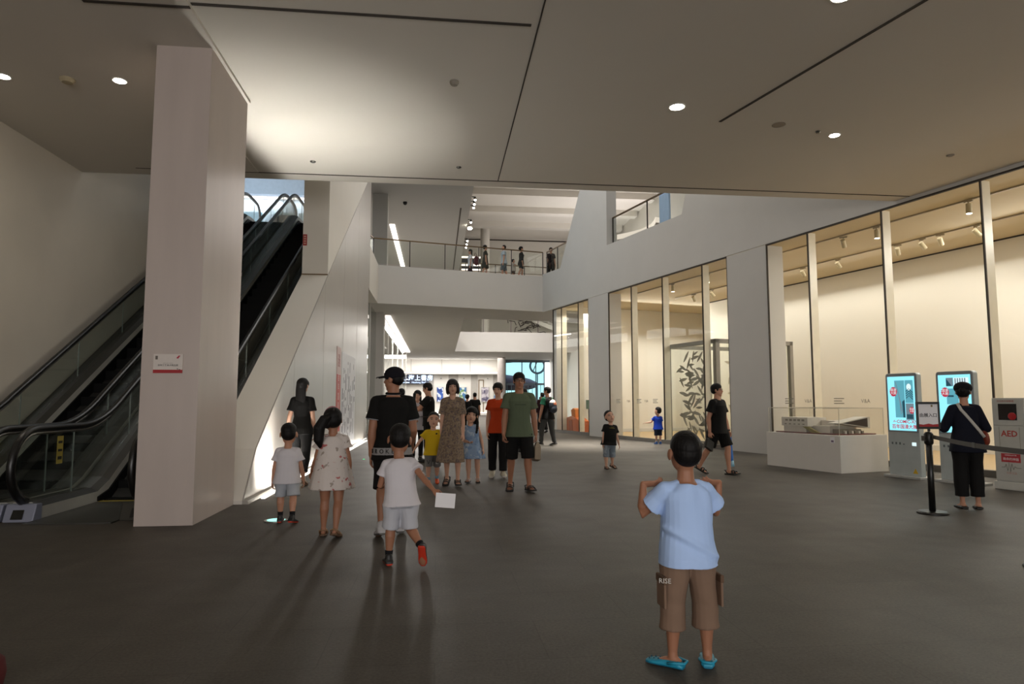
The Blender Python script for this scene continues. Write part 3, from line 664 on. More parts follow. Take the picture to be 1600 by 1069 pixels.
text('lettering', '由展入口', .052, mat('notice_ink', '#4a4648', .6), pp, (0, -.007, .165), depth=.0005, bold=.015)
MB().box((.035, -.008, .268), (.055, -.006, .295)).build('gold_mark', mat('gold_print', '#7c6c3a', .6), pp)
MB().box((-.012, -.012, -.031), (.012, .012, .0)).build('stem', BLACKM, o)

# ------------------------------------------------------------------ model plinth, case and model
PL, PC, PR = Vector((6.855, 13.593, 0)), Vector((7.507, 11.826, 0)), Vector((8.697, 12.151, 0))
ux = (PR - PC).normalized(); uy = Vector((-ux.y, ux.x, 0)); PW, PD = 1.234, 1.9
prz = math.atan2(ux.y, ux.x)
o = MB().box((0, 0, 0), (PW, PD, .70)).build('display_plinth', mat('plinth_white', '#d6d2cb', .6, var=.015), bevel=.004); o.location = PC; o.rotation_euler = (0, 0, prz)
tag(o, 'large low white plinth under the glass model case', 'plinth')
q = MB().box((-.004, .12, .56), (0, .22, .67)).build('paper_sticker', PAPER, o)
MB().box((-.006, .14, .575), (-.004, .20, .61)).build('sticker_print', mat('purple_print', '#7d6a83', .6), q)
o = empty('acrylic_case', PC + Vector((0, 0, .70)), prz, 'clear acrylic cover over the architectural model', 'display case')
t_ = .008; e_ = .035; CH = .51
for a, b in (((e_, e_, 0), (PW - e_, e_ + t_, CH)), ((e_, PD - e_ - t_, 0), (PW - e_, PD - e_, CH)), ((e_, e_ + t_, 0), (e_ + t_, PD - e_ - t_, CH)), ((PW - e_ - t_, e_ + t_, 0), (PW - e_, PD - e_ - t_, CH)), ((e_, e_, CH), (PW - e_, PD - e_, CH + t_))):
    MB().box(a, b).build('side_panel' if b[2] <= CH else 'top_panel', ACRYL, o)
ed = MB()
for x, y in ((e_, e_), (PW - e_ - .01, e_), (e_, PD - e_ - .01), (PW - e_ - .01, PD - e_ - .01)): ed.box((x, y, 0), (x + .008, y + .008, CH))
for y in (e_ - .001, PD - e_ - .01): ed.box((e_, y, CH - .002), (PW - e_, y + .011, CH + .0095))
for x in (e_ - .001, PW - e_ - .01): ed.box((x, e_, CH - .002), (x + .011, PD - e_, CH + .0095))
ed.build('polished_edge', mat('acrylic_edge', '#cfcabb', .3), o)
MW = mat('model_white', '#d5d0c6', .6); MG = mat('model_grey', '#8d877c', .6); MDK = mat('model_dark_void', '#2c1d18', .6); MRB = mat('model_red_base', '#5d2420', .5)
o = empty('architectural_model', PC + Vector((0, 0, .702)), prz, 'white model of a building with cantilevered blocks inside the acrylic case', 'architectural model')
MB().box((.12, .15, 0), (1.12, 1.75, .02)).build('base_board', MRB, o)
b1 = MB().box((.2, 1.0, .02), (.62, 1.6, .14)).box((.16, .92, .14), (.66, 1.62, .32)).build('stepped_block', MW, o)
wb = MB()
for k in range(5): wb.box((.155, 1.0 + k * .11, .24), (.16, 1.07 + k * .11, .28)); wb.box((.155, 1.0 + k * .12, .17), (.16, 1.05 + k * .12, .19))
wb.build('window_row', MG, b1)
b2 = MB().prism([(.25, .22), (1.05, .12), (1.05, .34), (.95, .34)], XZ, .22, .5).build('cantilever_block', MW, o)
MB().prism([(.34, .225), (.98, .145), (.98, .32), (.92, .31)], XZ, .212, .22).build('dark_mouth', MDK, b2)
MB().box((.3, .5, .02), (1.0, .95, .16)).box((.5, .55, .16), (1.02, .9, .26)).build('rear_block', MW, o)
MB().box((.35, .3, .02), (.9, .48, .10)).build('low_block', MG, o)
MB().prism([(.15, .02), (.35, .02), (.7, .2), (.64, .21)], lambda u, v, w: (w, u + .5, v), .18, .24).build('stair_ramp', mat('model_olive', '#8b8353', .6), o)
for k in range(6): MB().box((.4 + .09 * k, .23, .02), (.44 + .09 * k, .27, .07)).build('small_volume', MG if k % 2 else MW, o)

# ------------------------------------------------------------------ things in the gallery
BOOTHG = mat('booth_grey_frame', '#87827a', .5)
o = empty('exhibit_booth', wpt(2.40, .30, 0), WROT, 'grey framed glass booth printed with bamboo leaves, behind the shopfront', 'exhibit booth')
BH, BL, BDp = 3.18, 2.55, 2.9   # local: x from -BL (far) to 0 (near corner), y from 0 inwards
fr = MB()
fr.box((-BL, 0, 0), (-BL + .12, .12, BH)).box((-.14, 0, 0), (0, .14, BH)).box((-.12, BDp - .12, 0), (0, BDp, BH)).box((-BL, BDp - .12, 0), (-BL + .12, BDp, BH))
fr.box((-BL, 0, BH - .12), (0, .12, BH)).box((-.12, 0, BH - .12), (0, BDp, BH)).box((-BL, 0, BH - .12), (-BL + .12, BDp, BH)).box((-BL, BDp - .12, BH - .12), (0, BDp, BH))
fr.box((-BL, 0, 0), (0, .1, .16)).box((-.12, 0, 0), (0, BDp, .16))
fr.build('frame', BOOTHG, o)
gp = MB().box((-BL + .12, .05, .16), (-.14, .06, BH - .12)).build('front_glass', GLASS, o)
gs = MB().box((-.065, .14, .16), (-.055, BDp - .12, BH - .12)).build('side_glass', GLASS, o)
random.seed(21)
def leaf(mb, cx, cz, L, w, a, fn):
    p = []
    for k in range(13):
        u = k / 12; p.append((u - .5, math.sin(math.pi * min(1, u * 1.02)) ** .8 * .5))
    poly = [(x * L, y * w) for x, y in p] + [(x * L, -y * w) for x, y in p[-2:0:-1]]
    mb.prism([(cx + x * math.cos(a) - z * math.sin(a), cz + x * math.sin(a) + z * math.cos(a)) for x, z in poly], fn[0], fn[1], fn[2])
lm = MB()
for i in range(92):
    u = random.random() ** .42
    if i < 14: u = random.uniform(.15, .6)
    cx = -BL + .45 + u * (BL - .85); cz = random.uniform(.35, BH - .35); L = random.uniform(.30, .50)
    leaf(lm, cx, cz, L, L * .21, random.choice((random.uniform(-1.2, -.3), random.uniform(.3, 1.4), random.uniform(-.25, .2))), (XZ, .044, .049))
lm.build('leaf_print', mat('leaf_grey', '#9b9686', .7), gp)
ls = MB()
for i in range(46):
    cy = random.uniform(.35, BDp - .4); cz = random.uniform(.4, BH - .5); L = random.uniform(.3, .5)
    leaf(ls, cy, cz, L, L * .24, random.uniform(-1.5, 1.5), (lambda u, v, w: (w, u, v), -.054, -.049))
ls.build('leaf_print', mat('leaf_pale_grey', '#b9b3a0', .7), gs)
# orange folded seat and green block in the far bay
ORG = mat('orange_board', '#c8622a', .55, var=.05); GRN = mat('green_board', '#3f6b4e', .6)
o = empty('folded_seat', wpt(11.85, .24, .02), WROT, 'orange folded display seat standing behind the far shopfront bay', 'display seat')
MB().prism([(-.7, 0), (.66, 0), (.72, .5), (.4, .62), (-.1, .7), (-.74, .58)], XZ, .0, .44).build('low_body', ORG, o)
MB().prism([(-.1, .6), (.25, .58), (.2, .98), (.02, 1.04), (-.2, .95)], XZ, .06, .36).build('raised_back', mat('orange_light', '#d9803c', .55), o)
MB().prism([(-.2, .05), (.1, .1), (.05, .55), (-.25, .5)], XZ, -.02, .0).build('dark_fold', mat('orange_dark', '#a34a1e', .55), o)
o = MB().prism([(-.2, 0), (.2, 0), (.2, .38), (-.2, .38)], XZ, 0, .3).build('green_block', GRN); o.location = wpt(11.42, .80, .02 + .62 + .38); o.rotation_euler = (0, 0, WROT); tag(o, 'dark green box shelf beside the orange seat', 'display box')
for lx in (-.2, .16): MB().box((lx, .1, -1.0), (lx + .04, .14, 0)).build('leg', STEELD, o)
o = MB().prism([(-.3, 0), (.3, 0), (.2, .85), (-.1, .95)], XZ, 0, .3).build('teal_wedge', mat('teal_board', '#7fa08e', .6)); o.location = wpt(10.75, .95, .02); o.rotation_euler = (0, 0, WROT); tag(o, 'pale teal wedge peeping out right of the orange seat', 'display box')
# tracks and spots
TRK = mat('track_beige', '#a3967c', .5)
for n_, t0, t1, lb in ((1.0, -12, 7.9, 'thin lighting track nearest the shopfront glass'), (3.05, -12, 8.3, 'second lighting track deeper in the gallery')):
    o = wbox(t0, t1, n_ - .018, n_ + .018, 5.362, 5.394).build('lighting_track', TRK); tag(o, lb, 'lighting track')
def spot(t, n_, lit, label, tilt=35, turn=0):
    o = empty('track_spotlight', wpt(t, n_, 5.360), WROT + R(turn), label, 'track spotlight', 'track spotlights in the gallery')
    MB().box((-.09, -.016, -.035), (.09, .016, 0)).build('adaptor', TRK, o)
    MB().box((-.012, -.012, -.12), (.012, .012, -.035)).build('arm', TRK, o)
    rot = Matrix.Rotation(R(tilt), 3, 'X'); c = Vector((0, 0, -.17))
    f = rot @ Vector((0, 0, -1))
    MB().tube([c - f * .10, c + f * .10], .055, 16).build('lamp_head', mat('spot_cream', '#bdb08f', .5), o)
    ln = MB().tube([c + f * .1005, c + f * .104], .047, 16).build('lens', LAMPW if lit else mat('dark_lens', '#6b5f48', .3), o)
spot(-4.73, .95, True, 'lit track spotlight close to the glass, left of the rightmost dark mullion', 0)
spot(-2.57, 1.0, True, 'lit track spotlight beside the middle mullion above the model case', 0)
spot(-1.59, 1.05, False, 'unlit cream spotlight hanging left of the middle mullion', 40, 30)
spot(5.48, 1.0, True, 'lit spotlight over the bamboo leaf booth, left of the two', 0)
spot(3.59, 1.0, True, 'lit spotlight over the booth, close to the wide white pier', 0)
for k, (t, lb) in enumerate(((-3.47, 'rightmost angled spotlight of the rear row beside the rightmost mullion'), (-2.60, 'second angled spotlight from the right in the rear row'), (-2.14, 'third angled spotlight from the right in the rear row'), (-1.45, 'angled rear row spotlight just right of the middle mullion'), (.42, 'dim rear row spotlight seen through the second pane from the white pier'), (1.73, 'dim rear row spotlight next to the wide white pier'), (6.0, 'rear row spotlight above the right end of the bright end wall'), (7.1, 'rear row spotlight above the middle of the bright end wall'))):
    spot(t, 3.05, False, lb, 42, (-25, 20, -10, 30, 0, 15, -20, 25)[k])
# glass decals at eye level
for k, (t, s) in enumerate(((-2.9, 1), (-2.2, 0), (-1.3, 1), (-.7, 0), (2.9, 0), (3.6, 1), (5.2, 0), (5.75, 1), (6.2, 0), (6.9, 1), (7.6, 0))):
    if s:
        o = text('glass_decal', 'V&A', .12, GREYINK, None, wpt(t, .028, 1.35), (0, 0, WROT), .0005)
        tag(o, 'small grey V&A lettering on the shopfront glass', 'decal', 'grey decals along the shopfront glass')
    else:
        mb = MB()
        for j in range(3): mb.box((-.14, 0, -.06 + .055 * j), (.14 - .06 * (j % 2), .001, -.04 + .055 * j))
        o = mb.build('glass_decal', GREYINK); o.location = wpt(t, .027, 1.35); o.rotation_euler = (0, 0, WROT)
        tag(o, 'small block of grey text lines on the shopfront glass', 'decal', 'grey text blocks along the shopfront glass')

# ------------------------------------------------------------------ far end of the passage
o = MB().box((-4.45, 65.55, 3.02), (-.83, 65.68, 3.95)).build('shop_sign', mat('navy_sign', '#141f3c', .4)); tag(o, 'dark navy shop sign with glowing white characters at the far end', 'sign')
SG = glow('sign_letters', '#cfe4ff', 2.2)
text('lettering', '海上書房', .60, SG, o, (-1.62, 65.54, 3.58), depth=.01, bold=.012); text('small_lettering', 'Haishang Shufang', .24, SG, o, (-1.65, 65.54, 3.17), depth=.01)
mk = MB()
for k, (x, w) in enumerate(((-4.25, .3), (-3.85, .35), (-3.4, .12), (-3.1, .3), (-2.75, .1))): mk.box((x, 65.53, 3.42), (x + w, 65.55, 3.5)).box((x, 65.53, 3.5), (x + .09, 65.55, 3.74))
mk.box((-4.25, 65.53, 3.12), (-2.7, 65.55, 3.2)).build('lettering_strokes', SG, o)
for x0, x1, cols, lb in ((-.08, .62, ('#2a55a8', ['#cfd9e8', '#173a82']), 'blue and white poster, first from the left on the far wall'), (2.1, 2.9, ('#3e6e9c', ['#c8d4cc', '#6f8f5a']), 'blue green landscape poster, second on the far wall'), (4.3, 5.1, ('#8d8692', ['#55506a', '#c9c2c8']), 'mauve grey portrait poster by the far doorway'), (5.55, 5.75, ('#3f6da4', ['#c8d4cc']), 'narrow blue poster at the right end of the far wall')):
    o = MB().box((x0, 65.88, 1.25), (x1, 65.928 if x0 > 5.5 else 65.99, 2.75)).build('poster', mat('poster_frame', '#b9b6ae', .5)); tag(o, lb, 'poster')
    MB().box((x0 + .05, 65.87, 1.3), (x1 - .05, 65.88, 2.7)).build('poster_print', pattern('print_' + cols[0][1:], cols[0], cols[1], 2.2, .52, .5), o)
for k, x in enumerate((.35, 2.6, 4.95)):
    o = MB().box((x - .04, 65.8, 3.55), (x + .04, 65.96, 3.62)).build('picture_light', STEELD); tag(o, ('small dark picture light over the blue and white poster', 'small dark picture light over the landscape poster', 'small dark picture light over the portrait poster')[k], 'picture light')
# outside the daylight window
o = MB().ell((0, 0, 0), (4.2, 2.5, .95), nu=24).build('canopy', mat('plum_cladding', '#4a3348', .6), smooth=True); o.location = (8.0, 80, 3.6); o.rotation_euler = (0, R(4), 0); tag(o, 'dark plum leaf shaped canopy outside the far window', 'canopy')
MB().tube([(-1.2, 1.2, -.6), (-1.2, 1.2, -3.4)], .25, 12).build('support', mat('plum_cladding', '#4a3348', .6), o)
o = MB().ell((0, 0, 0), (2.6, 2, .4), nu=20).build('awning', mat('grey_blue_awning', '#6b7787', .6), smooth=True); o.location = (7.0, 76, 6.1); tag(o, 'grey blue awning at the top left of the far window', 'canopy')
MB().tube([(-1.5, 1.5, 0), (-1.5, 1.5, -6.1)], .12, 10).build('support', STEELD, o)
o = empty('ring_sculpture', (11.75, 78, 0), 0, 'dark ring sculpture seen through the top of the far window', 'sculpture')
MB().tube([(.85 * math.cos(a), 0, 5.5 + .85 * math.sin(a)) for a in [i * math.pi / 16 for i in range(32)]], .13, 8, closed=True).build('ring', mat('ring_grey', '#4f5c68', .4), o, True)
MB().tube([(0, 0, 0), (0, 0, 4.7)], .08, 10).build('post', mat('ring_grey', '#4f5c68', .4), o)
MB().tube([(-.5, 0, 4.9), (.1, 0, 6.3)], .06, 6).build('brace', mat('ring_grey', '#4f5c68', .4), o)
# ------------------------------------------------------------------ upper storey objects
for k, (y, z) in enumerate(((35.6, 12.45), (36.4, 12.45), (37.1, 12.45), (40.2, 12.45), (41.6, 12.45), (45.0, 12.45), (46.0, 12.45), (47.0, 12.45))):
    o = empty('upper_spotlight', (1.95, y, z), 0, ['first', 'second', 'third', 'fourth', 'fifth, brightest', 'sixth', 'seventh', 'eighth and last'][k] + ' spotlight from the front along the upper ceiling edge', 'spotlight', 'spotlights along the upper ceiling edge')
    MB().box((-.17, -.05, .0), (.05, .05, .05)).build('bracket', STEELD, o)
    MB().tube([(0, 0, 0), (0, -.1, -.16)], .07, 12).build('lamp_head', STEELD, o)
    MB().tube([(0, -.1, -.162), (0, -.105, -.172)], .062 if k != 4 else .15, 12).build('lens', LAMPW, o)
# curved stair with ribbon railing
o = empty('spiral_stair', (12.1, 60, Z2), 0, 'curved stair with ribbon railing behind the white upper pillar', 'staircase')
def hel(r, u, dzz): a = R(250 - 230 * u); return Vector((r * math.cos(a), r * math.sin(a), (.25 + 6.4 * u) + dzz))
for r in (2.7, 3.9):
    MB().tube([hel(r, i / 28, 1.05) for i in range(29)], .05, 8).build('handrail', STEELD, o, True)
    MB().loft([[hel(r - .02, i / 28, -.25), hel(r + .02, i / 28, -.25), hel(r + .02, i / 28, .12), hel(r - .02, i / 28, .12)] for i in range(29)]).build('stringer', PLASTER, o)
    for i in range(0, 29, 4): MB().bar(hel(r, i / 28, 0), hel(r, i / 28, 1.05), .03, .03, up=(0, 1, 0)).build('post', STEELD, o)
for i in range(24):
    a0, a1 = hel(2.7, i / 24, 0), hel(2.7, (i + 1) / 24, 0); b0, b1 = hel(3.9, i / 24, 0), hel(3.9, (i + 1) / 24, 0)
    z = a0.z; up = Vector((0, 0, .05)); q = [Vector((p.x, p.y, z)) for p in (a0, b0, b1, a1)]
    MB().loft([[p for p in q], [p + up for p in q]]).build('tread', PLASTER_G, o)
# items in the upper right opening
o = empty('curved_counter', wpt(10.9, 3.4, Z2), 0, 'curved counter with a lit white edge, its light put in as glow, inside the upper right opening', 'counter')
cc = wpt(10.9, 3.4, Z2)
cv_ = lambda i, dn, z: wpt(12.6 - .45 * i, 3.0 + .5 * math.sin(i * .45) + dn, z) - cc
MB().loft([[cv_(i, 0, Z2), cv_(i, .25, Z2), cv_(i, .25, 8.72), cv_(i, 0, 8.72)] for i in range(8)]).build('body', mat('counter_beige', '#a3958a', .6), o)
MB().loft([[cv_(i, -.02, 8.72), cv_(i, .27, 8.72), cv_(i, .27, 8.95), cv_(i, -.02, 8.95)] for i in range(8)]).build('lit_edge', glow('lit_band_glow', '#ffeedd', .9), o)  # light falling on the band is imitated by emission
o = wbox(6.35, 6.95, 1.5, 1.58, Z2, 12.5).build('blue_fin', mat('blue_fin_paint', '#9db4d4', .6)); tag(o, 'upright pale blue fin in the upper right opening', 'fin')
# white exhibition panels on the landing above the escalators
for k, (x, w, m, lb) in enumerate(((-9.0, 1.3, '#9fc4cf', 'pale teal glass screen on the escalator landing, leftmost'), (-7.2, .8, '#bfe0dc', 'mint green screen on the escalator landing behind the middle handrails'), (-6.15, .62, '#e6f0ee', 'white upright screen on the escalator landing near the pier'), (-5.4, .5, '#86b6cf', 'sky blue screen on the escalator landing beside the pier'))):
    o = MB().box((x, 29.6, Z2 + .08), (x + w, 29.68, Z2 + 2.5)).build('landing_screen', mat('screen_paint_' + m[1:], m, .4)); tag(o, lb, 'display screen', 'screens on the escalator landing')
    MB().box((x + .05, 29.4, Z2), (x + w - .05, 29.9, Z2 + .08)).build('foot', STEEL, o)
# red bag at the lower left corner
o = empty('red_bag', (-2.099, 3.485, 0), R(20), 'dark red bag on the floor, cut off by the lower left corner', 'bag')
REDB = mat('dark_red_cloth', '#4d0808', .8, bump=.3)
MB().lathe([(.06, 0), (.085, .02), (.095, .08), (.085, .14), (.05, .175), (.001, .185)], (0, 0, 0), 20).build('body', REDB, o, True)
MB().tube([(-.04, 0, .17), (-.04, 0, .22), (0, 0, .245), (.04, 0, .22), (.04, 0, .17)], .008, 8).build('handle', BLACK, o, True)
# ------------------------------------------------------------------ people
def remesh(mb, name, mats, parent, voxel, smooth=4, disp=None):
    """merge overlapping volumes into one continuous smooth surface"""
    me = mb.mesh('tmp', mats); o = bpy.data.objects.new('tmp', me); COL.objects.link(o)
    m = o.modifiers.new('r', 'REMESH'); m.mode = 'VOXEL'; m.voxel_size = voxel; m.use_smooth_shade = True
    if smooth:
        s_ = o.modifiers.new('s', 'SMOOTH'); s_.factor = .5; s_.iterations = smooth
    me2 = bpy.data.meshes.new_from_object(o.evaluated_get(bpy.context.evaluated_depsgraph_get()))
    bpy.data.objects.remove(o); bpy.data.meshes.remove(me)
    if disp:
        n = len(me2.vertices); co = np.empty(n * 3); no = np.empty(n * 3); me2.vertices.foreach_get('co', co); me2.vertices.foreach_get('normal', no)
        co = co.reshape(-1, 3); no = no.reshape(-1, 3)
        d = np.array([disp(c) for c in co]); co += no * d[:, None]; me2.vertices.foreach_set('co', co.ravel())
    me2.name = name; me2.materials.clear()
    for m in (mats if isinstance(mats, (list, tuple)) else [mats]): me2.materials.append(m)
    me2.polygons.foreach_set('use_smooth', [True] * len(me2.polygons)); me2.update()
    o = bpy.data.objects.new(name, me2); COL.objects.link(o)
    if parent: o.parent = parent
    return o
def facemat(o, fn):
    for p in o.data.polygons: p.material_index = fn(p.center)

PROP = dict(
    man=dict(hip=.525, knee=.285, ank=.045, sho=.800, neck=.835, chin=.857, ua=.172, fa=.150, hand=.105, sw=.096, hw=.050, tw=.96, lw=.97, nk=.034),
    woman=dict(hip=.53, knee=.285, ank=.043, sho=.797, neck=.833, chin=.853, ua=.168, fa=.146, hand=.10, sw=.079, hw=.050, tw=.83, lw=.88, nk=.029),
    kid=dict(hip=.485, knee=.265, ank=.045, sho=.757, neck=.790, chin=.807, ua=.163, fa=.140, hand=.10, sw=.088, hw=.052, tw=1.04, lw=1.02, nk=.034),
)
PROP['tot'] = dict(PROP['kid'], hip=.465, knee=.255, sho=.725, neck=.757, chin=.775, sw=.088, nk=.036)
def U(v): return Vector(v).normalized()
class Sk: pass
def skeleton(h, kind, pose):
    p = PROP[kind]; s = Sk(); s.h = h; s.p = p; s.kind = kind
    lean = R(pose.get('lean', 0)); roll = R(pose.get('roll', 0)); tw = R(pose.get('twist', 0))
    s.Rc = Matrix.Rotation(tw, 3, 'Z') @ Matrix.Rotation(-lean, 3, 'X') @ Matrix.Rotation(roll, 3, 'Y')
    s.P = Vector((0, 0, p['hip'] * h)); s.up = s.Rc @ Vector((0, 0, 1))
    s.S = s.P + s.up * ((p['sho'] - p['hip']) * h); s.N = s.P + s.up * ((p['neck'] - p['hip']) * h)
    s.hh = (1 - p['chin']) * h
    hy, hp, hr = [R(a) for a in pose.get('head', (0, 0, 0))]     # yaw (left +), pitch (up +), roll
    s.Rh = Matrix.Rotation(tw, 3, 'Z') @ Matrix.Rotation(hy, 3, 'Z') @ Matrix.Rotation(hp, 3, 'X') @ Matrix.Rotation(hr, 3, 'Y')
    nd = (s.up + Vector((0, .12, .6))).normalized()
    s.J = s.N + nd * ((p['chin'] - p['neck']) * h + .03 * h)
    s.H = s.J + s.Rh @ Vector((0, .0, .5 * s.hh - .03 * h)) + Vector((0, 0, 0))
    s.arm = {}; s.leg = {}
    for sd, k in ((1, 'R'), (-1, 'L')):
        a = pose.get('a' + k, ((.16, -.02, -1), (.10, .14, -1)))
        f = lambda v: s.Rc @ Vector((v[0] * sd, v[1], v[2])).normalized()
        sh = s.S + s.Rc @ Vector((sd * p['sw'] * h, 0, (pose.get('shrug', 0) - .012) * h))
        e = sh + f(a[0]) * (p['ua'] * h); w = e + f(a[1]) * (p['fa'] * h)
        hd = f(a[2]) if len(a) > 2 and a[2] else f(a[1])
        th = Vector((a[3][0] * sd, a[3][1], a[3][2])) if len(a) > 3 else Vector((-.2 * sd, 1, 0))
        s.arm[k] = (sh, e, w, hd, th, pose.get('curl' + k, 28), sd)
        l = pose.get('l' + k, ((.02, .02, -1), (0, -.03, -1)))
        g = lambda v: Vector((v[0] * sd, v[1], v[2])).normalized()
        hj = s.P + Vector((sd * p['hw'] * h, 0, -.0 * h))
        kn = hj + g(l[0]) * ((p['hip'] - p['knee']) * h); an = kn + g(l[1]) * ((p['knee'] - p['ank']) * h)
        fy, fp = l[2] if len(l) > 2 else (8, 0)      # foot turned out, toe up (+) or down (-)
        fd = Vector((math.sin(R(fy)) * sd * math.cos(R(fp)), math.cos(R(fy)) * math.cos(R(fp)), math.sin(R(fp))))
        fu = (Vector((0, 0, 1)) - fd * fd.z).normalized()
        s.leg[k] = [hj, kn, an, fd, fu, sd]
    low = min(min((an - fu * p['ank'] * h + fd * t * h).z for t in (-.04, .11)) for hj, kn, an, fd, fu, sd in s.leg.values())
    dz_ = Vector((0, 0, -low + pose.get('raise', 0)))
    for n_ in ('P', 'S', 'N', 'J', 'H'): setattr(s, n_, getattr(s, n_) + dz_)
    for k in s.arm: a = s.arm[k]; s.arm[k] = (a[0] + dz_, a[1] + dz_, a[2] + dz_) + a[3:]
    for k in s.leg:
        for i in range(3): s.leg[k][i] = s.leg[k][i] + dz_
    return s
TORSO = dict(   # (height along the torso, half width, half depth, y shift)
    man=[(-.06, .074, .060, -.006), (-.01, .090, .069, -.008), (.05, .085, .064, -.002), (.12, .080, .060, .003), (.19, .090, .066, .003), (.245, .099, .068, .002), (.285, .090, .054, -.004), (.312, .052, .042, -.008), (.328, .036, .036, -.006)],
    woman=[(-.06, .078, .062, -.008), (-.01, .100, .072, -.010), (.05, .088, .062, -.003), (.11, .074, .053, .002), (.18, .084, .062, .006), (.22, .090, .074, .012), (.265, .086, .056, .0), (.300, .055, .042, -.008), (.320, .034, .034, -.006)],
    kid=[(-.06, .074, .066, -.006), (-.01, .090, .076, -.006), (.05, .088, .078, .004), (.12, .085, .075, .008), (.19, .089, .070, .003), (.24, .092, .066, .0), (.272, .085, .054, -.004), (.296, .052, .045, -.008), (.312, .038, .038, -.006)])
TORSO['tot'] = TORSO['kid']
def torso_rings(s, e=0, lo=-1, hi=1, ew=1.0, n=24, shape=None):
    h = s.h; k = (s.p['sho'] - s.p['hip']) / .29; out = []
    for z, rx, ry, yo in TORSO[s.kind]:
        if z < lo or z > hi: continue
        g = shape(z) if shape else 0
        f = min(1, max(0, z / .12)); up = s.up * f + Vector((0, 0, 1)) * (1 - f) if z < .12 else s.up
        c = s.P + s.up * (z * k * h); X = s.Rc @ Vector((1, 0, 0)) if z > .05 else Vector((1, 0, 0)) * .5 + s.Rc @ Vector((.5, 0, 0)); Y = s.Rc @ Vector((0, 1, 0)) if z > .05 else Vector((0, 1, 0)); X.normalize()
        ax = rx * h * s.p['tw'] + e * ew + g; ay = ry * h * s.p['tw'] + e + g
        ring = []
        for j in range(n):
            a = 2 * math.pi * j / n; ca, sa = math.cos(a), math.sin(a); q = 2.4
            ring.append(c + Y * (yo * h) + X * (ax * math.copysign(abs(ca) ** (2 / q), ca)) + Y * (ay * math.copysign(abs(sa) ** (2 / q), sa)))
        out.append(ring)
    return out
def limb(mb, pts, rad, n=12, round_ends=True):
    mb.tube(pts, rad, n)
    if round_ends:
        for p_, r_ in ((pts[0], rad[0]), (pts[-1], rad[-1])): mb.ell(p_, r_ * .98, nu=10, nv=7)
def lerp(a, b, t): return a.lerp(b, t)
def hand(mb, s, k):
    sh, e, w, d, th, curl, sd = s.arm[k]; h = s.h; L = s.p['hand'] * h
    d = d.normalized(); t = (th - d * th.dot(d)).normalized(); pn = d.cross(t) * (-sd)      # palm looks to pn
    # for a hanging arm with thumb forward the palm looks inwards
    inward = s.Rc @ Vector((-sd, 0, 0))
    if abs(pn.dot(inward)) > .5 and pn.dot(inward) < 0: pn = -pn
    rf = max(.046 * L * 1.0, .0056)
    pal = [w - d * .05 * L, w + d * .15 * L, w + d * .35 * L, w + d * .50 * L]
    mb.tube(pal, [(.15 * L, .10 * L), (.19 * L, .095 * L), (.22 * L, .085 * L), (.215 * L, .07 * L)], 12, ref=t)
    for i, (off, ln) in enumerate(((.165, .44), (.055, .50), (-.055, .46), (-.16, .36))):
        b = w + d * (.47 * L) + t * (off * L); dirv = d.copy(); pts = [b - d * .06 * L, b]; c = R(curl * (.75 + .12 * i))
        rot = Matrix.Rotation(c, 3, d.cross(pn))
        sp = t * (off * .12)
        for seg in (.42, .32, .26):
            dirv = (rot @ dirv + sp).normalized(); pts.append(pts[-1] + dirv * (ln * L * seg))
        limb(mb, pts, [rf * 1.1, rf * 1.08, rf, rf * .92, rf * .8], 8)
    b = w + d * .10 * L + t * .13 * L
    limb(mb, [b, b + (d * .55 + t * .75 + pn * .25).normalized() * .20 * L, b + (d * .55 + t * .75 + pn * .25).normalized() * .20 * L + (d * .9 + t * .25 + pn * .35).normalized() * .26 * L], [rf * 1.5, rf * 1.25, rf * .95], 8)
    return pn
def build_head(mb, s, features=True):
    hh = s.hh; Rh = s.Rh; H = s.H; kid = s.kind in ('kid', 'tot')
    P = lambda x, y, z: H + Rh @ Vector((x * hh, y * hh, z * hh))
    E = lambda c, r: mb.ell(P(*c), tuple(x * hh for x in r), rot=Rh, nu=20, nv=14)
    E((0, -.06, .12), (.335, .41, .375))
    if kid: E((0, .08, -.13), (.285, .27, .33)); E((.14, .16, -.16), (.13, .13, .14)); E((-.14, .16, -.16), (.13, .13, .14)); E((0, .19, -.36), (.11, .11, .10))
    else: E((0, .09, -.15), (.265, .265, .345)); E((.13, .17, -.10), (.11, .12, .12)); E((-.13, .17, -.10), (.11, .12, .12)); E((0, .22, -.40), (.115, .11, .09))
    E((0, .26, .10), (.22, .08, .06))                                     # brow
    mb.tube([P(0, .32, .05), P(0, .37, -.04), P(0, .405, -.11), P(0, .35, -.15)], [.035 * hh, .045 * hh, .06 * hh, .045 * hh], 8)
    for sx in (1, -1): E((sx * .05, .355, -.125), (.035, .04, .03))       # nostrils
    E((0, .325, -.225), (.095, .045, .022)); E((0, .32, -.262), (.085, .045, .024))
    ex_ = .362 if kid else .335
    for sx in (1, -1): mb.ell(P(sx * ex_, -.02, -.03), (.038 * hh, .088 * hh, .135 * hh), rot=Rh @ Matrix.Rotation(R(-12 * sx), 3, 'Z'), nu=12, nv=8)
    limb(mb, [s.N - s.up * .03 * s.h, s.N + s.up * .005 * s.h, s.J + Rh @ Vector((0, -.02 * hh, .0)), H + Rh @ Vector((0, -.10 * hh, -.12 * hh))], [s.p['nk'] * s.h * 1.35, s.p['nk'] * s.h * 1.08, s.p['nk'] * s.h, s.p['nk'] * s.h * 1.0], 14, False)
    s.HP = P
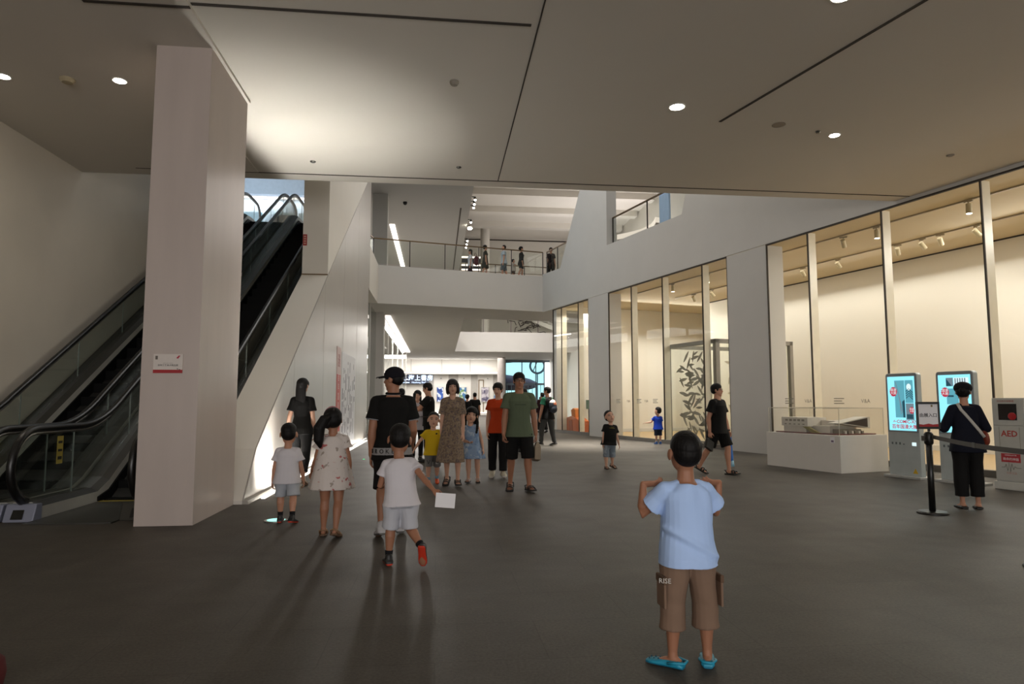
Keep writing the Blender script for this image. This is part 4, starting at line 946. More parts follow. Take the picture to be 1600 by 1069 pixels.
def build_body(s, skin, voxel, parent=None):
    mb = MB(); h = s.h; p = s.p; lw = p['lw']
    mb.loft(torso_rings(s))
    build_head(mb, s)
    for k in 'RL':
        sh, e, w, d, th, c, sd = s.arm[k]; u = 1 if s.kind == 'man' else .86
        limb(mb, [s.N - s.up * .020 * h, sh + s.up * .004 * h], [.026 * h * u, .030 * h * u])
        limb(mb, [sh, lerp(sh, e, .3), lerp(sh, e, .7), e, lerp(e, w, .25), lerp(e, w, .6), w], [x * h * u for x in (.033, .031, .028, .025, .027, .022, .0165)])
        hand(mb, s, k)
        hj, kn, an, fd, fu, sd = s.leg[k]
        back = -(fd.cross(Vector((sd, 0, 0)))) * 0
        cb = (an - kn).normalized().cross(Vector((1, 0, 0))); cb = cb if cb.y < 0 else -cb
        limb(mb, [hj, lerp(hj, kn, .25), lerp(hj, kn, .65), kn, lerp(kn, an, .28) + cb * .008 * h, lerp(kn, an, .6) + cb * .003 * h, lerp(kn, an, .9), an], [x * h * lw for x in (.056, .055, .043, .034, .036, .027, .020, .021)])
        # bare foot
        a0 = an - fu * p['ank'] * h * .55
        mb.tube([a0 - fd * .036 * h, a0 - fd * .02 * h + fu * .005 * h, a0 + fd * .03 * h, a0 + fd * .075 * h - fu * .012 * h, a0 + fd * .108 * h - fu * .017 * h], [(.016 * h, .016 * h), (.020 * h, .022 * h), (.022 * h, .020 * h), (.027 * h, .012 * h), (.018 * h, .007 * h)], 12, ref=fd.cross(fu))
        limb(mb, [an, a0], [.021 * h, .02 * h])
    o = remesh(mb, 'person', [skin], parent, voxel, 3)
    return o
def face_parts(s, o, glasses=False, dark='#1a120e'):
    hh = s.hh; Rh = s.Rh; P = s.HP
    EW = mat('eye_white', '#b5a79c', .3); EI = mat('eye_iris', '#120b08', .2); LIP = mat('lip_skin', '#8a4a42', .5); BROW = mat('brow_hair', '#1b130f', .8)
    for sx in (1, -1):
        e = MB().ell(P(sx * .145, .285, .03), (.062 * hh, .035 * hh, .030 * hh), rot=Rh, nu=12, nv=8).build('eye', EW, o, True)
        MB().ell(P(sx * .145, .306, .03), (.028 * hh, .02 * hh, .027 * hh), rot=Rh, nu=10, nv=7).build('iris', EI, e, True)
        MB().tube([P(sx * .235, .262, .055), P(sx * .15, .318, .062), P(sx * .075, .318, .04)], [.008 * hh, .012 * hh, .006 * hh], 6).build('eyelid', BROW, e, True)
        MB().tube([P(sx * .25, .27, .115), P(sx * .16, .325, .145), P(sx * .07, .345, .125)], [.010 * hh, .018 * hh, .014 * hh], 6).build('eyebrow', BROW, o, True)
    MB().ell(P(0, .352, -.228), (.085 * hh, .022 * hh, .017 * hh), rot=Rh).ell(P(0, .35, -.258), (.07 * hh, .024 * hh, .018 * hh), rot=Rh).build('lips', LIP, o, True)
    if glasses:
        g = MB()
        for sx in (1, -1):
            g.tube([P(sx * .155 + .105 * math.cos(a), .375 - .03 * abs(math.cos(a)), .03 + .08 * math.sin(a)) for a in [i * math.pi / 8 for i in range(16)]], .010 * hh, 5, closed=True)
            g.tube([P(sx * .255, .345, .045), P(sx * .35, .0, .05)], .010 * hh, 5)
        g.tube([P(-.05, .39, .045), P(.05, .39, .045)], .010 * hh, 5)
        g.build('glasses', mat('glasses_frame', '#161413', .3), o, True)
HAIR = mat('black_hair', '#0c0908', .6, spec=.25, var=.2, scale=60, stretch=(1, 1, .15), bump=.5, bscale=90)
HAIRB = mat('brown_black_hair', '#160e0b', .55, spec=.3, var=.2, scale=60, stretch=(1, 1, .15), bump=.5, bscale=90)
def hair(s, o, style, voxel, m=None):
    m = m or HAIR; hh = s.hh; Rh = s.Rh
    P = lambda x, y, z: s.H + Rh @ Vector((x * hh, y * hh, z * hh)); mb = MB()
    E = lambda c, r, tilt=0: mb.ell(P(*c), tuple(x * hh for x in r), rot=Rh @ Matrix.Rotation(R(tilt), 3, 'X'), nu=20, nv=14)
    if style in ('short', 'crop'):
        g = .0 if style == 'crop' else .02
        if style == 'crop': E((0, -.105, .20), (.348, .405, .335), 16); E((0, -.18, .03), (.328, .31, .32), 8)
        else: E((0, -.085, .185 + g), (.355 + g, .42 + g, .34 + g), 14); E((0, -.17, .02), (.335 + g, .315 + g, .33), 8)
        if style == 'short':
            for sx in (1, -1): E((sx * .27, .06, .10), (.085, .12, .16))
            E((0, .20, .34), (.24, .14, .11), -20)
    if style == 'buzz':
        E((0, -.08, .165), (.350, .425, .352), 12); E((0, -.17, .03), (.322, .32, .33), 6)
    if style in ('bob', 'long', 'pony', 'braids', 'tied'):
        E((0, -.085, .19), (.375, .44, .35), 12); E((0, -.16, .02), (.36, .34, .36))
        for sx in (1, -1): E((sx * .26, .10, .14), (.11, .15, .2))
    if style == 'bob':
        for sx in (1, -1): mb.tube([P(sx * .30, .06, .2), P(sx * .37, .06, -.1), P(sx * .36, .07, -.38), P(sx * .30, .08, -.50)], [(.11 * hh, .16 * hh), (.09 * hh, .18 * hh), (.085 * hh, .17 * hh), (.04 * hh, .1 * hh)], 12, ref=Rh @ Vector((1, 0, 0)))
        mb.tube([P(0, -.30, .1), P(0, -.33, -.2), P(0, -.30, -.48)], [(.34 * hh, .16 * hh), (.36 * hh, .14 * hh), (.28 * hh, .08 * hh)], 14, ref=Rh @ Vector((1, 0, 0)))
    if style == 'long':
        mb.tube([P(0, -.22, .1), P(0, -.30, -.3), P(0, -.30, -.9), P(.02, -.26, -1.5), P(.02, -.24, -1.75)], [(.35 * hh, .24 * hh), (.36 * hh, .17 * hh), (.36 * hh, .13 * hh), (.27 * hh, .09 * hh), (.10 * hh, .04 * hh)], 14, ref=Rh @ Vector((1, 0, 0)))
    if style == 'pony':
        mb.tube([P(-.1, -.36, .18), P(-.40, -.42, .05), P(-.62, -.38, -.3), P(-.66, -.30, -.8), P(-.6, -.26, -1.1)], [.12 * hh, .20 * hh, .24 * hh, .20 * hh, .05 * hh], 12)
        mb.ell(P(-.28, -.30, -.1), (.2 * hh, .16 * hh, .25 * hh))
    if style == 'braids':
        for sx in (1, -1):
            pts = [P(sx * .32, -.06, -.10), P(sx * .43, .06, -.35), P(sx * .47, .22, -.7), P(sx * .45, .30, -1.05)]
            mb.tube(pts, [.10 * hh, .085 * hh, .075 * hh, .03 * hh], 8)
            for i in range(6): mb.ell(lerp(pts[1], pts[2], i / 3) if i < 3 else lerp(pts[2], pts[3], (i - 3) / 3), .09 * hh, nu=8, nv=6)
    if style == 'tied':
        mb.ell(P(0, -.46, .02), (.16 * hh, .13 * hh, .16 * hh))
    return remesh(mb, 'hair', [m], o, max(voxel * .8, .004), 3)
def tee(s, o, m, voxel, e=.016, sleeve=.55, flare=.02, hem=-.075, name='t_shirt', bagg=.0, disp=None, smooth=4, hemf=.012):
    mb = MB(); h = s.h; u = 1 if s.kind == 'man' else .9; k = (s.p['sho'] - s.p['hip']) / .29
    rg = torso_rings(s, e, .04, .318, shape=lambda z: bagg * max(0, 1 - abs(z - .06) / .25))
    # below the waist the cloth hangs straight to a level hem
    hip = torso_rings(s, e + bagg, -.02, .0)[0]; low = []; c0 = sum(hip, Vector()) / len(hip)
    rxh = max(abs((p_ - c0).x) for p_ in hip); fx = max(1, ((s.p['hw'] + .052 * s.p['lw']) * h + e + .008) / rxh); hip = [c0 + Vector(((p_ - c0).x * fx, (p_ - c0).y * 1.04, (p_ - c0).z)) for p_ in hip]
    if hem < .0:
        for z in (hem, (hem - .012) * .5, -.012):
            f = 1 + hemf / .12 * ((-.012 - z) / max(.001, -.012 - hem)); low.append([c0 + (p_ - c0) * f + s.up * ((z + .01) * k * h) for p_ in hip])
    mb.loft(low + rg)
    mb.ell(s.N - s.up * .035 * h, (.056 * h + e * .6, .044 * h + e * .6, .026 * h), rot=s.Rc, nu=18, nv=9)
    for k_ in 'RL':
        sh, el, w, d, th, c, sd = s.arm[k_]
        limb(mb, [s.N - s.up * .026 * h, sh + s.up * .004 * h], [.022 * h * u + e * .8, .031 * h * u + e * .7])
        if sleeve > 0:
            ex = [lerp(sh, el, t * sleeve) for t in (0, .5, 1)] if sleeve <= 1 else [sh, el, lerp(el, w, min(1, sleeve - 1))]
            rr = [.034 * h * u + e * .8, .034 * h * u + e * .9, .033 * h * u + e + flare * .8] if sleeve <= 1 else [.034 * h * u + e * .8, .028 * h * u + e * .8, .022 * h * u + e * .8 + flare * .3]
            mb.tube(ex, rr, 14); mb.ell(sh, rr[0], nu=12, nv=8)
            if sleeve > 1: mb.ell(el, rr[1], nu=12, nv=8)
    return remesh(mb, name, [m] if not isinstance(m, list) else m, o, voxel, smooth, disp)
def trousers(s, o, m, voxel, e=.014, end=1.0, flare=.0, name='trousers', waist=.06, disp=None, smooth=4):
    """end: 0 hip .. 1 knee .. 2 ankle"""
    mb = MB(); h = s.h; lw = s.p['lw']
    mb.loft(torso_rings(s, e, -.07, waist))
    for k in 'RL':
        hj, kn, an, fd, fu, sd = s.leg[k]
        stops = [(0, .050), (.25, .055), (.65, .045), (1, .037), (1.3, .038), (1.6, .030), (2, .024)]
        pts, rr = [], []
        for t, r_ in stops:
            if t > end + 1e-6: break
            pts.append(lerp(hj, kn, t) if t <= 1 else lerp(kn, an, t - 1)); rr.append(r_ * h * lw + e)
        if stops and pts and end not in [q[0] for q in stops]:
            pts.append(lerp(hj, kn, end) if end <= 1 else lerp(kn, an, end - 1))
            rr.append(rr[-1])
        k0 = len(rr)
        rr = [max(r_, (.040 * h * lw + e) * (1 if end <= 1.4 else .8)) + flare * (i / max(1, k0 - 1)) for i, r_ in enumerate(rr)]
        rr[0] = .052 * h * lw + e * .6
        r2 = []
        for i, (p_, r_) in enumerate(zip(pts, rr)):     # the two legs stay apart below the crotch
            lim = max(abs(p_.x - s.P.x) - .003, .034 * h * lw + .004); r2.append((min(r_, lim) if i >= 2 else r_, r_))
        mb.tube(pts, r2, 16, ref=(1, 0, 0)); mb.ell(hj, rr[0], nu=12, nv=8)
    return remesh(mb, name, [m] if not isinstance(m, list) else m, o, voxel, smooth, disp)
def skirt(s, o, m, voxel, length, flare, e=.014, name='dress', sleeve=0.0, sflare=.01, waist=.10, bagg=0, sway=(0, 0)):
    """a dress: bodice, optional sleeves and a flared skirt whose hem hangs at height 'length'"""
    mb = MB(); h = s.h; u = .86
    mb.loft(torso_rings(s, e, -.02, .318 if sleeve >= 0 else .27))
    for k in 'RL':
        sh, el, w, d, th, c, sd = s.arm[k]
        limb(mb, [s.N - s.up * .024 * h, sh * .75 + s.N * .25], [.022 * h + e, .026 * h + e])
        if sleeve > 0:
            mb.tube([sh, lerp(sh, el, sleeve * .5), lerp(sh, el, sleeve)], [.036 * h * u + e, .036 * h * u + e, .034 * h * u + e + sflare], 14); mb.ell(sh, .036 * h * u + e, nu=12, nv=8)
    top = s.P + s.up * (waist * h); n = 30; rings = []
    for i in range(7):
        t = i / 6; z = top.z + (length - top.z) * t; c = Vector((top.x * (1 - t) + sway[0] * t, top.y * (1 - t) + sway[1] * t, z))
        rx = (.078 * h * s.p['tw'] + e + bagg) + (flare) * t ** .9; ry = (.062 * h * s.p['tw'] + e + bagg) + flare * .85 * t ** .9
        rings.append([c + Vector(((rx + .012 * t * math.sin(7 * a)) * math.cos(a), (ry + .012 * t * math.sin(6 * a + 1)) * math.sin(a), 0)) for a in [2 * math.pi * j / n for j in range(n)]])
    mb.loft(rings)
    return remesh(mb, name, [m] if not isinstance(m, list) else m, o, voxel, 4)
def shoes(s, o, mu, msole, voxel, style='sneaker', name=None, grow=1.0):
    h = s.h; p = s.p
    for k in 'RL':
        hj, kn, an, fd, fu, sd = s.leg[k]; side = fd.cross(fu); b = an - fu * p['ank'] * h      # ground point under ankle
        V = lambda f, l, z: b + fd * (f * h) + side * (l * h * grow) + fu * (z * h)
        if style in ('sneaker', 'clog', 'flat', 'leather'):
            mb = MB(); hi = dict(sneaker=.052, clog=.036, flat=.026, leather=.04)[style]
            T = [(-.050, .020, .5), (-.035, .029, .95), (-.005, .029, 1.0), (.03, .029, .92), (.065, .032, .72), (.095, .030, .58), (.118, .017, .42)]
            rings = []
            for f, w_, z_ in T:
                zt = hi * z_; ring = []
                for j in range(14):
                    a = 2 * math.pi * j / 14; c, sn = math.cos(a), math.sin(a)
                    ring.append(V(f, w_ * math.copysign(abs(c) ** .75, c), zt * .5 + zt * .5 * math.copysign(abs(sn) ** .8, sn)))
                rings.append(ring)
            mb.loft(rings)
            if style == 'sneaker': limb(mb, [V(-.012, 0, .03), V(-.010, 0, .058)], [.030 * h, .028 * h])
            q = remesh(mb, 'shoe' if style != 'clog' else 'clog', [mu, msole], o, max(voxel * .8, .004), 3)
            cut = .013 * h if style != 'flat' else .006 * h
            facemat(q, lambda c: 1 if (Vector(c) - b).dot(fu) < cut else 0)
            if style == 'clog':
                st_ = MB().tube([V(.012, .031, .022), V(-.02, .034, .030), V(-.058, .018, .030), V(-.058, -.018, .030), V(-.02, -.034, .030), V(.012, -.031, .022)], (.006 * h), 8)
                st_.build('heel_strap', mu, q, True)
                for i in range(6): MB().ell(V(.06 + .02 * (i // 2), (.012 if i % 2 else -.012), hi * (.80 - .08 * (i // 2))), (.004 * h), nu=8, nv=6).build('vent_hole', mat('clog_dark', '#0e4a5c', .6), q, True)
        else:   # sandal
            mb = MB(); rings = []
            for f, w_ in ((-.052, .014), (-.04, .027), (0, .027), (.06, .033), (.1, .031), (.122, .015)):
                rings.append([V(f, w_, -.0), V(f, -w_, -.0), V(f, -w_, .013), V(f, w_, .013)])
            mb.loft(rings); q = mb.build('sandal', msole, o)
            for f, z in ((.075, .034), (.045, .044)):
                MB().tube([V(f, .031, .010), V(f - .004, .022, z * .85), V(f - .008, 0, z), V(f - .004, -.022, z * .85), V(f, -.031, .010)], [(.011 * h, .003 * h)] * 5, 8, ref=fd).build('strap', mu, q, True)
            MB().tube([V(-.01, .027, .012), V(-.03, .027, .04), V(-.055, 0, .045), V(-.03, -.027, .04), V(-.01, -.027, .012)], .0055 * h, 8).build('heel_strap', mu, q, True)
def socks(s, o, m, up=.35):
    h = s.h
    for k in 'RL':
        hj, kn, an, fd, fu, sd = s.leg[k]
        MB().tube([an - fu * .01 * h, an, lerp(an, kn, up * .5), lerp(an, kn, up)], [.028 * h, .026 * h, .026 * h, .029 * h], 14).build('sock', m, o, True)
def wrap_letters(o, txt, z, a0, a1, size, m, c=(0, 0), depth=.002):
    """letters set round a garment at height z, from angle a0 to a1 (0 = straight behind, + to the wearer's left)"""
    vs = [v.co for v in o.data.vertices if abs(v.co.z - z) < size * .5]
    for i, ch in enumerate(txt):
        a = R(a0 + (a1 - a0) * (i + .5) / len(txt)); dx, dy = -math.sin(a), -math.cos(a)
        r = max([(v.x - c[0]) * dx + (v.y - c[1]) * dy for v in vs if (lambda q: abs(q) < .035)((v.x - c[0]) * -dy + (v.y - c[1]) * dx)] or [.15])
        text('lettering', ch, size, m, o, (c[0] + dx * (r + .002), c[1] + dy * (r + .002), z), (0, 0, -a), depth)
def place(o, x, y, face, z=0):
    o.location = (x, y, z); o.rotation_euler = (0, 0, R(face)); return o
def wpos(o, p):      # a point of a person's own frame in the place
    return Matrix.Translation(o.location) @ Matrix.Rotation(o.rotation_euler.z, 4, 'Z') @ Vector(p)
SKIN = mat('skin', '#b5846a', .55, var=.04, scale=12); SKIN2 = mat('skin_light', '#c49880', .55, var=.04, scale=12); SKIN3 = mat('skin_tan', '#9c6c52', .55, var=.04, scale=12)
def person(x, y, face, h, kind, label, pose, skin=SKIN, voxel=.008, z=0, group=None):
    s = skeleton(h, kind, pose); o = build_body(s, skin, voxel); place(o, x, y, face, z); tag(o, label, 'person', group); s.vx = voxel; return s, o
def cloth(name, c, var=.05, rough=.85, bump=.35, scale=5): return mat(name, c, rough, spec=.2, var=var, bump=bump, bscale=9, scale=scale)
BLK = cloth('black_cotton', '#121110'); BLK2 = cloth('black_trouser_cloth', '#161515'); WHT = cloth('white_cotton', '#cfcbd0', .03); NAVY = cloth('navy_cloth', '#11131f')
SOLEB = mat('dark_sole', '#14110f', .7); SOLEW = mat('white_sole', '#cfccc6', .6); SOLER = mat('orange_red_sole', '#c4341c', .6); SHOEB = mat('black_shoe', '#171514', .5)
rel = lambda ys, amp, fr: (lambda c: amp * noise.noise(Vector((c[0] * fr[0], c[1] * fr[1], c[2] * fr[2]))))

# 1 -- the boy in the foreground, back to us, hands on his shoulders
up_ = dict(aR=((.52, .48, -.70), (.03, -.22, 1), (-1, -.30, .02), (-.1, .7, -.6)), aL=((.52, .48, -.70), (.03, -.22, 1), (-1, -.30, .02), (-.1, .7, -.6)),
           lR=((.10, .0, -1), (.02, -.02, -1), (22, 0)), lL=((.09, .0, -1), (.03, -.02, -1), (48, 0)), curlR=22, curlL=22, head=(-4, 2, 0), shrug=.0)
s, o = person(1.30, 3.42, 2, 1.195, 'kid', 'boy in light blue shirt and brown cargo shorts, back to us, hands on his shoulders', up_, SKIN3, .0042)
hair(s, o, 'buzz', .004)
BLUE = cloth('light_blue_cotton', '#b0cbf6', .03, bump=.2)
def folds(c):
    x, y, z = c; w = 1 if z > .55 else .7
    d = .010 * noise.noise(Vector((7 * x + 3 * z, 5 * y, 4 * z)))
    d += .006 * math.sin(52 * x + 10 * z + 5 * noise.noise(Vector((3 * x, 3 * y, 3 * z)))) * max(0, .5 + noise.noise(Vector((5 * x, 2, 3.5 * z))))
    u = x * .55 + z - .63     # the diagonal pull across the small of the back
    d += .008 * math.exp(-(u / .018) ** 2) * (1 if y < 0 else 0) - .006 * math.exp(-((u + .035) / .02) ** 2) * (1 if y < 0 else 0)
    return d * w
t_ = tee(s, o, BLUE, .005, .015, .64, .018, -.062, 't_shirt', .011, disp=folds, hemf=.004)
BRN = cloth('brown_cargo_cloth', '#7d6656', .06, bump=.3)
sh_ = trousers(s, o, BRN, .0055, .011, 1.48, .012, 'cargo_shorts', .04, disp=lambda c: .006 * noise.noise(Vector((10 * c[0], 10 * c[1], 14 * c[2]))) + .003 * math.sin(60 * c[2] + 8 * c[0]) * noise.noise(Vector((7 * c[0], 3, 5 * c[2]))))
for k in 'RL':
    hj, kn, an, fd, fu, sd = s.leg[k]; c = lerp(hj, kn, .72) + Vector((sd * .072, -.02, 0))
    pk = MB().box((-.007, -.055, -.085), (.007, .055, .06)).xform(Matrix.Translation(c)).build('cargo_pocket', BRN, sh_, bevel=.008)
    MB().box((-.010, -.058, .035), (.010, .058, .075)).xform(Matrix.Translation(c)).build('pocket_flap', cloth('brown_flap', '#644f40'), pk, bevel=.006)
    if k == 'L': text('pocket_lettering', 'RISE', .034, mat('print_white', '#c8c4bd', .7), pk, tuple(c + Vector((-.004, -.060, .058))), (0, 0, R(-18)), .001)
shoes(s, o, mat('teal_rubber', '#1d8fae', .5), mat('teal_sole', '#157391', .6), .004, 'clog')

# 2 -- woman in black by the lit wall
s, o = person(-2.20, 11.3, -2, 1.70, 'woman', 'long haired woman in black blouse and black trousers walking along the lit wall', dict(aR=((.16, -.05, -1), (.05, .22, -1)), aL=((.22, -.1, -1), (.12, .25, -1)), lR=((.02, -.18, -1), (0, -.42, -1), (6, -22)), lL=((.03, .14, -1), (0, -.04, -1), (6, 0)), head=(-12, 0, 0)), SKIN2)
hair(s, o, 'long', .008); bl = tee(s, o, BLK, .008, .016, .62, .018, -.075, 'blouse', .01)
MB().tube([s.arm['R'][0] + Vector((-.05 + .03 * i, -.03, .03 + .012 * (i % 2))) for i in range(4)], [.012, .02, .02, .012], 8).build('shoulder_ruffle', BLK, bl, True)
trousers(s, o, BLK2, .008, .016, 1.78, .004); shoes(s, o, mat('beige_flat', '#b59a84', .5), mat('beige_sole', '#8f7a68', .6), .008, 'flat')

# 3 -- boy in white tee
s, o = person(-1.66, 7.80, 0, 1.10, 'tot', 'small boy in white tee and pale shorts walking beside the floral dress girl', dict(aR=((.30, .02, -1), (.14, .18, -1)), aL=((.24, -.12, -1), (.10, .04, -1)), lR=((.10, -.20, -1), (.04, -.35, -1), (14, -10)), lL=((.06, .10, -1), (.0, .02, -1), (4, 0)), head=(4, -4, 0)), SKIN, .006)
hair(s, o, 'crop', .006); tee(s, o, WHT, .007, .018, .62, .018, -.075, 't_shirt', .014); trousers(s, o, cloth('pale_grey_cloth', '#a9adb4'), .007, .018, .95, .016, 'shorts')
socks(s, o, cloth('black_sock', '#17171a'), .30); shoes(s, o, SHOEB, SOLER, .006)

# 4 -- girl in floral dress
s, o = person(-1.05, 6.99, 4, 1.27, 'kid', 'girl with ponytail in white dress with red flowers, walking away', dict(aR=((.26, -.04, -1), (.02, .20, -1)), aL=((.25, .12, -1), (.25, .55, -.6)), lR=((.02, -.18, -1), (-.06, -.38, -1), (14, -14)), lL=((.0, .10, -1), (.03, .0, -1), (0, 0)), head=(14, -6, -4)), SKIN3, .006)
hair(s, o, 'pony', .006); FLORAL = pattern('floral_white', '#cdc3bd', ['#b0605e', '#9c9086'], 15, .63)
skirt(s, o, FLORAL, .007, .47, .095, .018, 'dress', .42, .022, .20, .012); shoes(s, o, mat('tan_strap', '#8a6a4c', .6), mat('tan_sole', '#5d442f', .7), .006, 'sandal')
MB().tube([s.HP(.34 * math.cos(a), -.08, .16 + .40 * math.sin(a)) for a in [i * math.pi / 10 for i in range(11)]], .008, 6).build('hair_band', mat('pink_band', '#a8737a', .5), o, True)

# 5 -- man in cap
s, o = person(-.45, 6.95, 6, 1.675, 'man', 'man in black cap and black polo with white lettered hem, seen from behind', dict(aL=((.15, -.06, -1), (.02, .10, -1)), aR=((.18, .1, -1), (.02, .75, -.5)), lR=((.03, .16, -1), (0, -.05, -1), (8, 0)), lL=((.03, -.10, -1), (.02, -.30, -1), (8, -12)), head=(62, -2, 0)), SKIN3, .0075)
hair(s, o, 'crop', .007); face_parts(s, o)
pl = tee(s, o, [BLK, cloth('white_hem_print', '#8f8d8c')], .007, .020, .60, .018, -.085, 'polo_shirt', .014)
zz = s.P.z; facemat(pl, lambda c: 1 if (zz - .082 < c.z < zz - .010 and abs(c.x) < .26) else 0)
wrap_letters(pl, 'BROKE', zz - .046, 78, -8, .062, INK)
nk = s.N; MB().tube([nk + Vector((.066 * math.cos(a), .058 * math.sin(a) - .004, .012 + .006 * math.sin(a))) for a in [i * math.pi / 12 for i in range(24)]], (.014), 8, closed=True).build('collar', BLK, pl, True)
MB().tube([nk + Vector((.072 * math.cos(a), .064 * math.sin(a) - .004, .002 + .006 * math.sin(a))) for a in [i * math.pi / 12 for i in range(24)]], .004, 6, closed=True).build('collar_stripe', WHT, pl, True)
for k in 'RL':
    sh, el = s.arm[k][0], s.arm[k][1]; c = lerp(sh, el, .60); d = (el - sh).normalized(); MB().tube([c - d * .008, c + d * .008], .0775, 18).build('sleeve_stripe', cloth('grey_stripe', '#8e9094'), pl, True)
trousers(s, o, BLK2, .008, .022, 1.06, .014, 'shorts'); shoes(s, o, mat('white_trainer', '#b9b7b9', .5), mat('grey_sole', '#5d5b58', .6), .007)
cp = MB(); hh = s.hh; P = s.HP
cp.ell(P(0, -.06, .20), (.385 * hh, .455 * hh, .36 * hh), rot=s.Rh, nu=20, nv=14); cp.ell(P(0, -.10, .12), (.382 * hh, .42 * hh, .12 * hh), rot=s.Rh, nu=20, nv=10)
cap = remesh(cp, 'cap', [cloth('black_cap_cloth', '#15141a')], o, .006, 3)
rings = []
for i in range(7):
    t = i / 6; w_ = .33 * math.cos(t * 1.1); rings.append([P(w_ * a, .28 + .46 * t, .17 - .05 * t - .05 * a * a) for a in (-1, -.5, 0, .5, 1)] + [P(w_ * a, .28 + .46 * t, .195 - .05 * t - .05 * a * a) for a in (1, .5, 0, -.5, -1)])
MB().loft(rings).build('brim', cloth('black_cap_cloth', '#15141a'), cap, True)

# 6 -- running boy with a sheet of paper
s, o = person(-.29, 5.72, 8, 1.17, 'tot', 'boy in white polo running away with a sheet of paper in his hand', dict(lean=12, roll=-3, aR=((.41, -.50, -.75), (.41, -.60, -.68), None, (0, .4, .4)), aL=((.3, .35, -.8), (-.3, .8, .1)), lL=((.08, .20, -1), (.06, -.06, -1), (6, 0)), lR=((.06, .02, -1), (.36, -.80, -.55), (18, -62)), head=(-6, -10, 4), curlR=30), SKIN3, .006)
hair(s, o, 'crop', .006); tee(s, o, WHT, .007, .017, .50, .016, -.045, 'polo_shirt', .012); trousers(s, o, cloth('pale_white_cloth', '#bcbdc4'), .007, .018, .98, .018, 'shorts')
socks(s, o, cloth('black_sock', '#17171a'), .26); shoes(s, o, SHOEB, SOLER, .006)
w = wpos(o, s.arm['R'][2] + s.arm['R'][3] * .085)
pa = MB().box((-.03, -.001, -.085), (.13, .001, .030)).build('paper_sheet', PAPER); pa.location = w; pa.rotation_euler = (R(-8), R(4), R(-6)); tag(pa, 'white sheet of paper held by the running boy', 'paper')

# 7 -- the couple and phone
s, o = person(-.17, 15.1, 82, 1.76, 'man', 'man in black tee with waist bag, in profile, arms raised around the long haired woman', dict(aR=((.15, .75, -.75), (-.2, .85, .35)), aL=((.15, .7, -.75), (-.2, .9, .3)), lR=((.03, .02, -1), (0, -.02, -1)), lL=((.03, .06, -1), (0, -.03, -1)), head=(0, -14, 0), lean=3), SKIN, .009)
hair(s, o, 'short', .009); face_parts(s, o, True); tee(s, o, BLK, .009, .022, .6, .02, -.075, 't_shirt', .012); trousers(s, o, BLK2, .009, .018, 1.9, .004); shoes(s, o, SHOEB, SOLEB, .009)
wb_ = MB().ell((0, 0, 0), (.075, .17, .085), nu=16).build('waist_bag', mat('brown_bag', '#3a2723', .5), smooth=True); wb_.location = wpos(o, s.P + Vector((.02, -.02, .06)) + Vector((.17, .02, 0))); wb_.rotation_euler = (0, 0, R(82)); tag(wb_, 'dark brown waist bag worn by the man in profile', 'bag')
MB().tube([Vector((-.17 + .19 * math.cos(a), .205 * math.sin(a), .02)) for a in [i * math.pi / 12 for i in range(24)]], [(.006, .016)] * 24, 8, ref=(0, 0, 1), closed=True).build('strap', mat('brown_bag', '#3a2723', .5), wb_, True)
wm = o
s, o = person(-.45, 15.46, 190, 1.60, 'woman', 'long haired woman in white top and black leggings, close to the man in profile', dict(aR=((.2, .15, -1), (-.2, .6, -.2)), aL=((.3, .2, -.9), (.1, .6, .2)), head=(-20, 0, 0)), SKIN2, .009)
hair(s, o, 'long', .009); face_parts(s, o); tee(s, o, WHT, .009, .024, .8, .012, -.075, 'blouse', .03); skirt(s, o, WHT, .010, .70, .05, .02, 'tunic', 0, 0, .12, .02); trousers(s, o, BLK2, .009, .008, 1.9, 0, 'leggings'); shoes(s, o, SHOEB, SOLEB, .009)
ph = MB().box((-.036, -.004, -.075), (.036, .004, .075)).build('phone', BLACKM, bevel=.003); ph.location = (-.50, 14.82, 1.45); ph.rotation_euler = (R(10), 0, R(30)); tag(ph, 'dark phone held up between the couple', 'phone')

# 8 -- boy in yellow
s, o = person(-.06, 11.1, 180, 1.16, 'tot', 'boy in yellow tee and grey lettered shorts walking towards us', dict(aR=((.62, .10, -.75), (.5, .15, -.8)), aL=((.22, .05, -1), (.1, .12, -1)), lR=((.05, .16, -1), (0, -.10, -1), (4, 4)), lL=((.03, -.12, -1), (0, -.40, -1), (4, -14)), head=(4, 4, -4)), SKIN2, .007)
hair(s, o, 'crop', .007); face_parts(s, o); yt = tee(s, o, cloth('yellow_cotton', '#c9a81e', .04), .007, .018, .58, .018, -.075, 't_shirt', .012)
MB().ell(s.P + s.up * .235 * 1.16 + Vector((-.055, .098, 0)), (.016, .006, .014)).build('chest_print', INK, yt, True)
gs_ = trousers(s, o, cloth('grey_sweat_cloth', '#6d6b68'), .007, .018, 1.05, .012, 'shorts')
for k, c_, m_ in (('R', 'V', INK), ('L', 'E', mat('print_white', '#c8c4bd', .7))):
    hj, kn = s.leg[k][0], s.leg[k][1]; c = lerp(hj, kn, .78); text('shorts_lettering', c_, .10, m_, gs_, (c.x, c.y + .076, c.z), (0, 0, R(180)), .004)
socks(s, o, cloth('blue_sock', '#6d8fa0'), .22); shoes(s, o, mat('orange_shoe', '#d5531a', .5), mat('orange_sole', '#b8481a', .6), .007)

